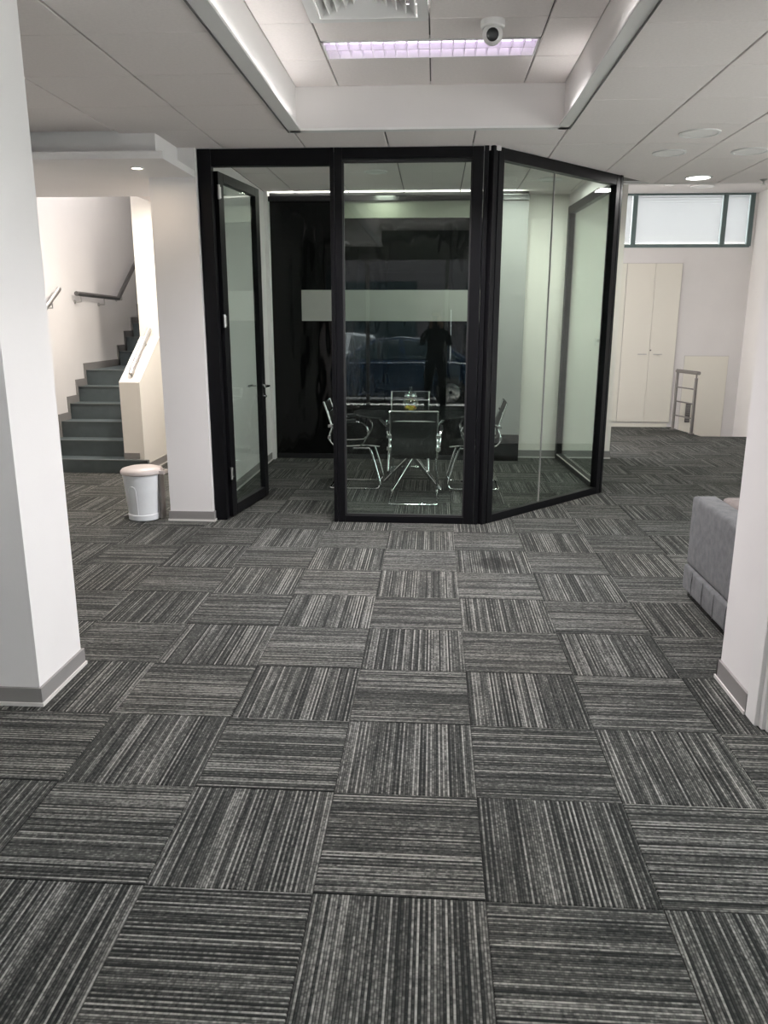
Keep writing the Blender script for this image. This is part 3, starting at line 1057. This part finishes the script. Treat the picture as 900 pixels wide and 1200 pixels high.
o = mb2.build('sweets', M['sweet2'], jr); o['kind'] = 'stuff'


def bez(pts, n=4):
    """Catmull-Rom through points"""
    P = [Vector(p) for p in pts]; P = [P[0]*2-P[1]]+P+[P[-1]*2-P[-2]]; out = []
    for i in range(1, len(P)-2):
        for k in range(n):
            t = k/n
            a, b, c, d = P[i-1], P[i], P[i+1], P[i+2]
            out.append(.5*((2*b)+(-a+c)*t+(2*a-5*b+4*c-d)*t*t+(-a+3*b-3*c+d)*t**3))
    out.append(P[-2])
    return out


def make_chair(label, loc, rz):
    t = thing('office_chair', label, 'chair', loc, rz, 'chrome framed black mesh chairs around the meeting table')
    w = .205
    prof = [(.235, .425), (.10, .435), (-.08, .425), (-.19, .43), (-.245, .475), (-.245, .54), (-.225, .60), (-.25, .70), (-.30, .845)]
    for sx in (-1, 1):
        MB().tube(bez([(sx*w, y, z) for y, z in prof]), .0095, 8).build('side_rail', M['chrome'], t)
        # arm: loop from the back rail forward and down to the seat
        arm = [(sx*(w+.01), -.235, .62), (sx*(w+.035), -.15, .655), (sx*(w+.035), .03, .665), (sx*(w+.035), .10, .635), (sx*(w+.03), .125, .56), (sx*(w+.02), .09, .48), (sx*(w+.006), .05, .435)]
        a_ = MB().tube(bez(arm), .0095, 8).build('armrest', M['chrome'], t)
        MB().tube([(sx*(w+.035), -.13, .672), (sx*(w+.035), .01, .68)], .017, 10).build('arm_pad', M['dark'], a_)
        xa, xb = sorted((sx*(w-.012), sx*(w+.030)))
        MB().box(xa, xb, -.258, -.228, .605, .635).build('clamp', M['chrome'], t, bevel=.004)
        MB().box(xa, xb, -.262, -.236, .495, .53).build('clamp', M['chrome'], t, bevel=.004)
    # sled base
    base = []
    for sx in (-1, 1):
        b_ = [(sx*.19, -.02, .405), (sx*.195, .10, .405), (sx*.20, .15, .38), (sx*.212, .235, .09), (sx*.212, .235, .035), (sx*.212, .205, .012), (sx*.212, .10, .011), (sx*.212, -.20, .011)]
        if sx < 0: base += bez(b_, 4)
        else: base += bez([(.19, -.245, .011)]+[b_[-1]]+b_[::-1][1:], 4) if False else []
    L_ = bez([(-.19, -.02, .405), (-.195, .10, .405), (-.20, .15, .38), (-.212, .235, .09), (-.212, .235, .035), (-.212, .205, .012), (-.212, .10, .011), (-.212, -.20, .011), (-.205, -.235, .011), (-.175, -.25, .011)], 4)
    Rr = [Vector((-p.x, p.y, p.z)) for p in L_][::-1]
    MB().tube(L_+Rr, .011, 10).build('sled_base', M['chrome'], t)
    for y, z, nm in ((.10, .405, 'cross_bar'), (-.02, .405, 'cross_bar')):
        MB().tube([(-.20, y, z), (.20, y, z)], .009, 8).build(nm, M['chrome'], t)
    MB().tube([(-w, -.30, .845), (w, -.30, .845)], .008, 8).build('top_bar', M['chrome'], t)
    MB().tube([(-w, -.262, .755), (w, -.262, .755)], .010, 8).build('back_bar', M['chrome'], t)
    for sx in (-1, 1):
        MB().lathe([(.0, -.004), (.014, -.004), (.014, .008), (0, .012)], 10, c=(sx*.212, .09, .0)).build('glide', M['dark'], t)

    def sling(path, name):
        P = bez([(0, y, z) for y, z in path], 5); n = 9
        vs = []; fs = []
        for i, p in enumerate(P):
            for k in range(n):
                x = -w+.006+(2*w-.012)*k/(n-1)
                sag = .012*(1-(2*k/(n-1)-1)**2)
                vs.append((x, p.y+(sag*.6 if p.z > .5 else 0), p.z-(sag if p.z < .5 else 0)))
        for i in range(len(P)-1):
            for k in range(n-1):
                fs.append((i*n+k, i*n+k+1, (i+1)*n+k+1, (i+1)*n+k))
        mb = MB().add(vs, fs, True)
        o = mb.build(name, M['mesh'], t)
        md = o.modifiers.new('s', 'SOLIDIFY'); md.thickness = .004
        return o
    sling(prof[:4], 'seat'); sling(prof[4:], 'backrest')
    return t


c0 = make_chair('chrome and black chair seen from behind, nearest of the meeting chairs', (-.167, 7.02, 0), 0)
for lab_, loc, rz in (('chrome and black chair left of the round table, half hidden by the door post', (-.745, 7.63, 0), -PI/2),
                      ('chrome and black chair right of the round table, behind the corner posts', (.395, 7.66, 0), PI/2),
                      ('farthest chrome and black chair, behind the jar on the table', (-.255, 8.33, 0), PI)):
    c = copy_tree(c0); c.location = loc; c.rotation_euler = (0, 0, rz); c['label'] = lab_

# ------------------------------------------------------------------ small things inside the meeting room
t = thing('thermostat', 'small white thermostat on the wall behind the right glass', 'thermostat', (1.90, 9.38, 1.36))
MB().box(-.045, .045, -.02, .0, -.04, .05).build('casing', M['plastic'], t, bevel=.004)
MB().box(-.03, .03, -.023, -.019, 0, .035).build('display', M['skirt'], t)
t = thing('wall_socket', 'white double socket low on the wall behind the open door', 'socket', (-1.90, 7.85, .30))
MB().box(0, .010, -.07, .07, -.04, .045).build('plate', M['plastic'], t, bevel=.003)
mb = MB()
for y in (-.035, .035):
    MB().tube([(.008, y, 0), (.012, y, 0)], .018, 14).build('socket_hole', M['skirt2'], t)
mb = MB(); mb.box(-1.90, -1.888, 6.44, 9.0, .014, .085)
bb = struct('baseboard_meeting_left', mb, M['skirt']); MB().box(-1.90, -1.882, 6.44, 9.0, 0, .016).build('skirting_lip', M['skirt2'], bb)

# ------------------------------------------------------------------ bin
bn = thing('waste_bin', 'pale grey pedal bin with a pinkish lid beside the pillar', 'bin', (-2.385, 6.17, 0))
bn.rotation_euler = (0, 0, R(-5))
mb = MB(); mb.lathe([(.118, .0), (.130, .008), (.133, .05), (.128, .055), (.155, .36), (.160, .385), (.160, .395)], 48)
body = mb.build('body', M['bin'], bn)
mb = MB(); mb.lathe([(.166, .385), (.172, .392), (.172, .408), (.160, .424), (.115, .437), (.06, .443), (.0, .445)], 48)
lid = mb.build('lid', M['lid'], bn)
mb = MB(); mb.box(.155, .205, -.045, -.030, .385, .415); mb.box(.155, .205, .030, .045, .385, .415); mb.box(.195, .210, -.045, .045, .385, .415)
mb.build('hinge_lug', M['lid'], lid, bevel=.004)
mb = MB(); mb.box(.150, .170, -.04, .04, .015, .385); mb.build('rear_bracket', M['rsteel'], bn, bevel=.003)
mb = MB(); mb.tube([(-.12, .05, .03), (-.165, .05, .018), (-.165, -.05, .018), (-.12, -.05, .03)], .008, 8); mb.build('pedal', M['dsteel'], bn)
mb = MB()
pts = []
for k in range(13):
    z = .04+.24*k/12 if k < 9 else .20+.08*math.sin((k-8)/4*PI/2)
for s0, a0 in ((1, -PI/2-.55), (-1, -PI/2+.25)):
    pass
path = []
for (a, z) in ((-.05, .055), (-.05, .24), (-.12, .285), (-.3, .295), (-.5, .28), (-.58, .25)):
    r = .128+(z-.055)/.305*.027+.0015
    ang = R(-90+5)+a
    path.append((r*math.cos(ang), r*math.sin(ang), z))
MB().tube(bez(path, 4), .0025, 6).build('moulded_rib', M['bin'], body)

# ------------------------------------------------------------------ sofa
sf = thing('sofa', 'grey chenille sofa partly hidden by the right pillar', 'sofa', (1.53, 3.50, 0))


def soft_box(x0, x1, y0, y1, z0, z1, name, mt, r=.03, parent=None, puff=0.0, nx=6):
    bm = bmesh.new()
    bmesh.ops.create_cube(bm, size=1)
    for v in bm.verts:
        v.co = Vector(((x0+x1)/2+v.co.x*(x1-x0), (y0+y1)/2+v.co.y*(y1-y0), (z0+z1)/2+v.co.z*(z1-z0)))
    bmesh.ops.subdivide_edges(bm, edges=bm.edges, cuts=nx, use_grid_fill=True)
    for v in bm.verts:
        u = (v.co.x-x0)/(x1-x0)*2-1; w = (v.co.y-y0)/(y1-y0)*2-1; h = (v.co.z-z0)/(z1-z0)*2-1
        if abs(h) > .99: v.co.z += math.copysign(puff*(1-u*u)*(1-w*w), h)
        if abs(u) > .99: v.co.x += math.copysign(puff*(1-h*h)*(1-w*w), u)*.5
        if abs(w) > .99: v.co.y += math.copysign(puff*(1-h*h)*(1-u*u), w)*.5
    me = bpy.data.meshes.new(name); bm.to_mesh(me); bm.free()
    for p_ in me.polygons: p_.use_smooth = True
    me.materials.append(mt)
    o = bpy.data.objects.new(name, me); C.objects.link(o); o.parent = parent
    md = o.modifiers.new('b', 'BEVEL'); md.width = r; md.segments = 3; md.limit_method = 'ANGLE'; md.angle_limit = R(40)
    return o


soft_box(.0, .14, 0, 1.08, .20, .615, 'backrest', M['sofa'], .02, sf, .006)
soft_box(-.012, .85, 0, 1.085, .045, .20, 'base', M['sofa'], .02, sf, .008)
soft_box(.16, .84, .16, .93, .19, .40, 'seat_cushion', M['sofa_lit'], .03, sf, .015)
soft_box(.138, .30, .15, .99, .36, .628, 'back_cushion', M['sofa_lit'], .04, sf, .015)
for y0, y1 in ((.0, .155), (.935, 1.085)):
    soft_box(.155, .85, y0, y1, .19, .54, 'armrest', M['sofa_lit'], .03, sf, .008)
MB().box(.02, .83, .02, 1.06, .0, .05).build('plinth', M['dark'], sf)
for k in range(1, 6):
    MB().tube([(-.0165, .18*k, .055), (-.0195, .18*k, .12), (-.0155, .18*k, .195)], .0018, 6).build('seam', M['sofa'], sf)

# ------------------------------------------------------------------ luminaire, vent, camera, downlights
def luminaire(y, label):
    t = thing('ceiling_light', label, 'ceiling light', (-.055, y, ZR), group='louvred fluorescent lights in the ceiling recess')
    mb = MB(); w, d = .60, .148
    mb.box(-w, w, -d, -d+.012, -.004, .10); mb.box(-w, w, d-.012, d, -.004, .10)
    mb.box(-w, -w+.012, -d, d, -.004, .10); mb.box(w-.012, w, -d, d, -.004, .10)
    mb.build('frame', M['plastic'], t)
    MB().box(-w+.01, w-.01, -d+.01, d-.01, .075, .10).build('reflector', M['refl'], t)
    for s in (-1, 1):
        MB().tube([(-w+.03, s*.065, .05), (w-.03, s*.065, .05)], .013, 10).build('tube_lamp', M['tube'], t)
    for k in range(1, 18):
        x = -w+.012+(2*w-.024)*k/18
        MB().add([(x-.006, -d+.012, .03), (x+.006, -d+.012, .03), (x+.006, d-.012, .03), (x-.006, d-.012, .03),
                  (x-.001, -d+.012, -.002), (x+.001, -d+.012, -.002), (x+.001, d-.012, -.002), (x-.001, d-.012, -.002)],
                 [(0, 1, 2, 3), (4, 7, 6, 5), (0, 4, 5, 1), (1, 5, 6, 2), (2, 6, 7, 3), (3, 7, 4, 0)]).build('louvre_blade', M['louvre'], t)
    MB().box(-w+.012, w-.012, -.003, .003, -.002, .03).build('louvre_blade', M['louvre'], t)
    return t


luminaire(4.905, 'long louvred fluorescent light near the camera dome in the ceiling recess')
luminaire(2.505, 'second louvred fluorescent light, nearer the viewer and above the frame')
t = thing('air_vent', 'square white air diffuser in the ceiling recess', 'vent', (-.36, 4.15, ZR))
h = .298
mb = MB()
for (a, b, c, d) in ((-h, h, -h, -.245), (-h, h, .245, h), (-h, -.245, -.245, .245), (.245, h, -.245, .245)):
    mb.box(a, b, c, d, -.012, .004)
mb.build('frame', M['plastic'], t, bevel=.003)
for k in range(5):
    s0 = .235-.045*k
    s1 = s0-.026
    mb = MB()
    vs = []
    for (q, z) in ((s0, -.014), (s0+.006, -.010), (s1, .035), (s1-.004, .030)):
        vs += [(-q, -q, z), (q, -q, z), (q, q, z), (-q, q, z)]
    fs = []
    for a in range(4):
        b = (a+1) % 4
        fs += [(a, b, 4+b, 4+a), (4+a, 4+b, 8+b, 8+a), (8+a, 8+b, 12+b, 12+a), (12+a, 12+b, b, a)]
    mb.add(vs, fs); mb.build('louvre', M['plastic'], t)
MB().box(-.245, .245, -.245, .245, .05, .055).build('plenum', M['dark'], t)
t = thing('security_camera', 'white dome security camera on the recess ceiling', 'camera', (.27, 4.50, ZR))
MB().lathe([(.0, -.035), (.055, -.035), (.062, -.028), (.062, 0), (0, 0)], 28).build('base', M['plastic'], t)
dv = (Vector((0, 0, CH))-Vector((.27, 4.50, ZR-.06))).normalized()
q = dv.to_track_quat('Z', 'Y')
b = MB().lathe([(0, -.052), (.03, -.043), (.047, -.022), (.052, 0), (.047, .022), (.034, .040), (.030, .043)], 28).build('turret', M['plastic'], t)
b.location = (0, 0, -.062); b.rotation_mode = 'QUATERNION'; b.rotation_quaternion = q
e_ = MB().lathe([(.030, .036), (.031, .047), (.028, .049), (.018, .044), (0, .046)], 24).build('lens', M['dark'], b)


def downlight(x, y, z, r, lit, label, group=None, nm='downlight', glow=None):
    t = thing(nm, label, 'downlight', (x, y, z), group=group)
    MB().lathe([(r*.82, -.004), (r*.86, -.009), (r, -.006), (r, .0), (r*.85, .0)], 32, ring=True).build('rim', M['plastic'], t)
    MB().lathe([(0, -.0045), (r*.83, -.0045), (r*.83, -.0005), (0, -.0005)], 32).build('lens', lit, t)
    return t


g = 'round white downlights in the tiled ceiling'
downlight(1.762, 5.84, ZC, .135, M['off'], 'unlit round ceiling light, topmost in view on the right', g)
downlight(1.742, 6.48, ZC, .125, M['off'], 'unlit round ceiling light left of the lit one', g)
downlight(2.325, 6.45, ZC, .135, M['off'], 'unlit round ceiling light nearest the right picture edge', g)
downlight(2.304, 7.57, ZC, .120, M['lit'], 'lit round ceiling light near the high windows', g)
g = 'small round lights in the far plaster ceiling'
downlight(3.63, 11.7, 3.39, .16, M['off'], 'small round light over the middle high window', g)
downlight(3.14, 11.55, 3.39, .07, M['off'], 'tiny round light left of the one over the middle window', g)
downlight(-2.08, 5.70, 2.635, .045, M['litw'], 'small warm spotlight under the white bulkhead')
downlight(-2.60, 8.0, ZC, .06, M['litw'], 'warm downlight behind the second pillar, lighting the parapet')
downlight(.55, 8.25, ZM, .11, M['off'], 'round ceiling light inside the meeting room behind the front pane')
downlight(-.58, 7.9, ZM, .11, M['off'], 'round ceiling light inside the meeting room above the left chair')
downlight(1.12, 8.4, ZM, .12, M['off'], 'round ceiling light inside the meeting room behind the angled panes')
area('cove_lamp', (-.45, 9.10, 2.89), 2.7, .03, 9, (.96, 1, .9), rot=(R(-165), 0, 0))
area('downlight_beam', (2.304, 7.57, ZC-.012), .2, .2, 18, (1, .97, .94))
area('downlight_beam', (-2.08, 5.70, 2.62), .07, .07, 2.0, (1, .80, .60))
area('downlight_beam', (-2.60, 8.0, ZC-.012), .1, .1, 66, (1, .92, .82))
area('downlight_beam', (-2.9, 6.3, 2.62), .1, .1, 10, (1, .84, .66))  # extra warm beam added here, no downlight above it
area('stairwell_lamp', (-3.7, 8.8, 4.6), .6, .6, 55, (1, .97, .97))
area('meeting_lamp', (-.58, 8.85, ZM-.02), .2, .2, 5, (.92, 1, .84))
area('meeting_lamp', (.9, 8.3, ZM-.02), .3, .3, 30, (.95, 1, .90))
area('far_room_fill', (3.4, 10.2, 3.37), 1.2, 1.2, 6, (1, .98, .96))  # fill light added for the far room, no fixture there
t = thing('sprinkler', 'small ceiling sprinkler at the right picture edge', 'sprinkler', (2.92, 7.70, ZC))
MB().lathe([(.0, -.05), (.022, -.05), (.022, -.046), (.008, -.044), (.008, -.02), (.03, -.006), (.034, 0), (0, 0)], 16).build('head', M['steel'], t)
for (a, b) in ((-1.0, -.915), (.785, .86)):
    pass
t = thing('led_strip', 'glowing light strip on the left ledge of the ceiling recess', 'light strip', (-.930, 0, ZC+.012), group='light strips in the ceiling recess')
MB().box(-.006, .006, 1.0, 5.45, 0, .006).build('strip', M['led'], t)
t = thing('led_strip', 'glowing light strip on the right ledge of the ceiling recess', 'light strip', (.800, 0, ZC+.012), group='light strips in the ceiling recess')
mb = MB(); mb.box(-.006, .006, 1.0, 4.0, 0, .006); mb.box(-.006, .006, 4.75, 5.35, 0, .006); mb.build('strip', M['led'], t)

# ------------------------------------------------------------------ shopfront behind the viewer and the street outside
YS = -1.95
mb = MB(); mb.box(-4.35, XR+.15, YS-.1, YS+.1, 2.62, 6.0); mb.box(-4.35, -3.9, YS-.1, YS+.1, -.1, 2.62); mb.box(4.2, XR+.15, YS-.1, YS+.1, -.1, 2.62)
mb.box(-4.35, XR+.15, YS-.1, YS+.1, -.14, 0.02)
struct('wall_front', mb, M['dsteel'], 'shopfront wall behind the viewer')
fr = bpy.data.objects.new('window_2', None); C.objects.link(fr); fr.location = (0, YS, 0)
tag(fr, 'shopfront glazing seen only as a reflection', kind='structure')
xs = [-3.9, -2.5, -1.2, .2, 1.2, 2.7, 4.2]
for x in xs:
    MB().box(x-.03, x+.03, -.04, .04, .02, 2.62).build('post', M['steel'], fr)
for a, b in zip(xs[:-1], xs[1:]):
    MB().box(a+.03, b-.03, -.004, .004, .06, 2.6).build('glass_pane', M['wglass'], fr)
    MB().box(a+.03, b-.03, -.03, .03, .02, .08).build('bottom_rail', M['steel'], fr)
for x in (.28, 1.12):
    MB().tube([(x, .05, .85), (x, .09, .87), (x, .09, 1.75), (x, .05, 1.77)], .014, 8).build('pull_handle', M['chrome'], fr)
mb = MB(); mb.box(-14, 14, -3.6, YS-.1, -.3, -.06)
struct('pavement', mb, mat('paving', (.60, .59, .57), .9, noise=.1, nscale=6), 'pale pavement outside the shopfront')
mb = MB(); mb.box(XR+.15, 14, YS-.1, 12, -.3, -.06)  # unseen yard, added with the side windows to bounce light upwards
struct('bounce_paving', mb, bpy.data.materials['paving'], 'unseen pale paving added outside the right windows to bounce daylight up')
w3 = bpy.data.objects.new('added_side_window', None); C.objects.link(w3); w3.location = (XR+.07, 0, 0)  # side windows out of view, added to brighten the ceiling
tag(w3, 'unseen side window added on the right to bring in daylight', kind='structure')
for y in (-1.5, .1, 1.7, 3.3, 3.9, 5.8):
    MB().box(-.04, .04, y-.03, y+.03, .3, 2.6).build('post', M['steel'], w3)
for a, b in ((-1.47, .07), (.13, 1.67), (1.73, 3.27), (3.93, 5.77)):
    MB().box(-.004, .004, a, b, .3, 2.6).build('glass_pane', M['wglass'], w3)
mb = MB(); mb.box(-25, 25, -10.5, -3.6, -.35, -.18)
struct('road', mb, M['asphalt'], 'asphalt street outside the shopfront')
mb = MB(); mb.box(-25, 25, -14, -10.5, -.35, -.06); struct('pavement_far', mb, M['asphalt'])
bd = bpy.data.objects.new('building', None); C.objects.link(bd); bd.location = (0, -14, -.1)
tag(bd, 'dark rendered building across the street, seen only as a reflection', 'building')
MB().box(-16, 16, -4, 0, 0, 9).build('wall', M['render_'], bd)
for i in range(8):
    for z in (1.0, 4.6):
        w_ = MB().box(-15+i*4, -12.6+i*4, .0, .05, z, z+1.9).build('window', M['carglass'], bd)


def car(label, loc, rz, paint):
    t = thing('car', label, 'car', loc, rz, 'parked cars outside the shopfront')
    # side profile (x along the car, z up), body then cabin
    body = [(-2.05, .32), (-2.02, .62), (-1.75, .80), (-.95, .93), (1.30, .96), (1.95, .90), (2.08, .62), (2.06, .32), (1.72, .22), (-1.75, .22)]
    def loft(pts, ws, name, mt, parent=t):
        n = len(pts); vs = []
        for y, sc in ws:
            cxm = sum(p[0] for p in pts)/n; czm = sum(p[1] for p in pts)/n
            vs += [(cxm+(p[0]-cxm)*sc, y, czm+(p[1]-czm)*sc) for p in pts]
        fs = [tuple(range(n))]
        for i in range(len(ws)-1):
            fs += [(i*n+k, i*n+(k+1) % n, (i+1)*n+(k+1) % n, (i+1)*n+k) for k in range(n)]
        fs.append(tuple((len(ws)-1)*n+k for k in range(n))[::-1])
        o = MB().add(vs, fs).build(name, mt, parent, bevel=.03)
        return o
    loft(body, [(-.86, .95), (-.82, 1), (.82, 1), (.86, .95)], 'body', paint)
    cab = [(-1.05, .92), (-.35, 1.38), (.25, 1.45), (1.05, 1.38), (1.72, .95)]
    def cabin(pts, w0, w1, name, mt, off=0):
        n = len(pts); vs = []
        for sy in (-1, 1):
            for p in pts:
                f = (p[1]-.92)/.53
                vs.append((p[0], sy*(w0+(w1-w0)*f+off), p[1]))
        fs = [tuple(range(n)), tuple(range(2*n-1, n-1, -1))]+[(i, n+i, n+(i+1) % n, (i+1) % n) for i in range(n)]
        return MB().add(vs, fs).build(name, mt, t, bevel=.02)
    cabin(cab, .80, .60, 'cabin', paint)
    for nm, pts in (('window', [(-.86, .98), (-.32, 1.33), (.20, 1.39), (.28, .98)]), ('window', [(.36, .98), (.30, 1.39), (.98, 1.33), (1.50, .99)])):
        cabin(pts, .80, .60, nm, M['carglass'], .008)
    MB().add([(-1.02, -.70, .955), (-1.02, .70, .955), (-.40, .56, 1.365), (-.40, -.56, 1.365)], [(0, 1, 2, 3)]).build('windscreen', M['carglass'], t).location.x = -.03
    for x in (-1.32, 1.30):
        for sy in (-1, 1):
            o = MB().lathe([(.0, -.10), (.22, -.10), (.31, -.09), (.33, -.05), (.33, .05), (.31, .09), (.22, .10), (.20, .06), (0, .06)], 24).build('wheel', M['tyre'], t)
            o.location = (x, sy*.78, .33); o.rotation_euler = (-sy*PI/2, 0, 0)
            r = MB().lathe([(0, .065), (.05, .085), (.19, .08), (.205, .07), (.205, .06), (0, .055)], 24).build('rim', M['steel'], o)
    for sy in (-1, 1):
        MB().box(-2.05, -1.85, sy*.6-.14, sy*.6+.14, .60, .72).build('headlamp', M['chrome'], t, bevel=.02)
        MB().box(1.93, 2.06, sy*.66-.1, sy*.66+.1, .68, .85).build('tail_lamp', M['red'], t, bevel=.02)
    return t


car('dark blue hatchback parked outside, reflected in the front glass', (-.95, -4.7, -.18), 0, M['car1'])
car('silver car parked outside to the right of the dark blue one', (3.75, -4.8, -.18), 0, M['car2'])
car('silver car farther across the street', (-2.0, -9.2, -.18), PI, M['car2'])

# the person taking the picture, seen only as a dark reflection
pt = thing('person', 'person in dark clothes holding up a phone, seen as a dark reflection', 'person', (.02, -.46, 0))
J = {'pel': (0, 0, .95), 'sp': (0, -.01, 1.12), 'ch': (0, -.01, 1.30), 'nk': (0, 0, 1.46), 'nk2': (0, .02, 1.53)}
E_ = [('pel', 'sp'), ('sp', 'ch'), ('ch', 'nk'), ('nk', 'nk2')]
RD = {'pel': .155, 'sp': .14, 'ch': .16, 'nk': .07, 'nk2': .055}
for s0, n_ in ((-1, 'l'), (1, 'r')):
    J.update({n_+'sh': (s0*.18, -.01, 1.40), n_+'el': (s0*.22, .14, 1.22), n_+'wr': (s0*.085, .37, 1.50),
              n_+'hip': (s0*.10, 0, .88), n_+'kn': (s0*.12, .02, .48), n_+'an': (s0*.13, -.02, .09), n_+'to': (s0*.15, .15, .04)})
    RD.update({n_+'sh': .065, n_+'el': .045, n_+'wr': .03, n_+'hip': .095, n_+'kn': .062, n_+'an': .045, n_+'to': .04})
    E_ += [('ch', n_+'sh'), (n_+'sh', n_+'el'), (n_+'el', n_+'wr'), ('pel', n_+'hip'), (n_+'hip', n_+'kn'), (n_+'kn', n_+'an'), (n_+'an', n_+'to')]
ks = list(J)
me = bpy.data.meshes.new('body'); me.from_pydata([J[k] for k in ks], [(ks.index(a), ks.index(b)) for a, b in E_], [])
me.materials.append(M['cloth'])
bo = bpy.data.objects.new('body', me); C.objects.link(bo); bo.parent = pt
sm_ = bo.modifiers.new('skin', 'SKIN'); sm_.use_smooth_shade = True
for i, k in enumerate(ks):
    me.skin_vertices[0].data[i].radius = (RD[k], RD[k]*(.75 if k in ('ch', 'sp', 'pel') else 1))
me.skin_vertices[0].data[0].use_root = True
bo.modifiers.new('sub', 'SUBSURF').levels = 1
bo.modifiers['sub'].render_levels = 2
hd = MB().lathe([(0, -.125), (.035, -.12), (.055, -.095), (.068, -.05), (.078, 0), (.08, .04), (.07, .085), (.045, .112), (0, .122)], 20).build('head', M['skin'], pt)
hd.location = (0, .035, 1.645); hd.scale = (.95, 1.12, 1); hd.rotation_euler = (R(-8), 0, 0)
MB().add([(-.012, .07, .01), (.012, .07, .01), (0, .072, .05), (-.016, .078, -.02), (.016, .078, -.02), (0, .1, -.015)], [(0, 1, 2), (0, 3, 5), (1, 5, 4), (0, 5, 2), (1, 2, 5), (3, 4, 5)]).build('nose', M['skin'], hd)
for s0 in (-1, 1):
    e0 = MB().lathe([(0, -.011), (.009, -.006), (.011, 0), (.009, .006), (0, .011)], 10).build('eye', M['dark'], hd); e0.location = (s0*.03, .066, .02)
    e0 = MB().lathe([(0, -.03), (.014, -.02), (.017, 0), (.018, .018), (0, .03)], 10).build('ear', M['skin'], hd); e0.location = (s0*.08, 0, 0); e0.scale = (.4, 1, 1)
MB().box(-.025, .025, .07, .074, -.06, -.052).build('mouth', M['hair'], hd)
MB().lathe([(.079, -.01), (.086, .04), (.078, .09), (.05, .122), (0, .132)], 20).build('hair', M['hair'], hd).location = (0, -.012, 0)
for s0 in (-1, 1):
    hn = MB().tube([(0, -.015, -.02), (s0*-.004, .01, .01), (s0*-.012, .03, .05), (s0*-.018, .035, .075)], [.026, .034, .036, .026], 10).build('hand', M['skin'], pt)
    hn.location = (s0*.085, .375, 1.51)
    for k in range(4):
        z = .085-.022*k
        L0 = (.055, .062, .058, .048)[k]
        MB().tube(bez([(s0*-.01, .030, z), (s0*-.016-s0*.012, .056, z+.004), (s0*-.03-s0*L0*.4, .060, z+.004), (s0*-.03-s0*L0, .052, z)], 3), .0085, 8).build('finger', M['skin'], hn)
    MB().tube(bez([(s0*-.004, .012, .05), (s0*-.012, .020, .075), (s0*-.028, .024, .10), (s0*-.04, .026, .118)], 3), .010, 8).build('thumb', M['skin'], hn)
ph = thing('phone', 'dark phone held up by the photographer, seen only in reflection', 'phone', (-.0, -.022, 1.585))
MB().box(-.038, .038, -.008, .004, -.075, .078).build('case', M['dark'], ph, bevel=.003)
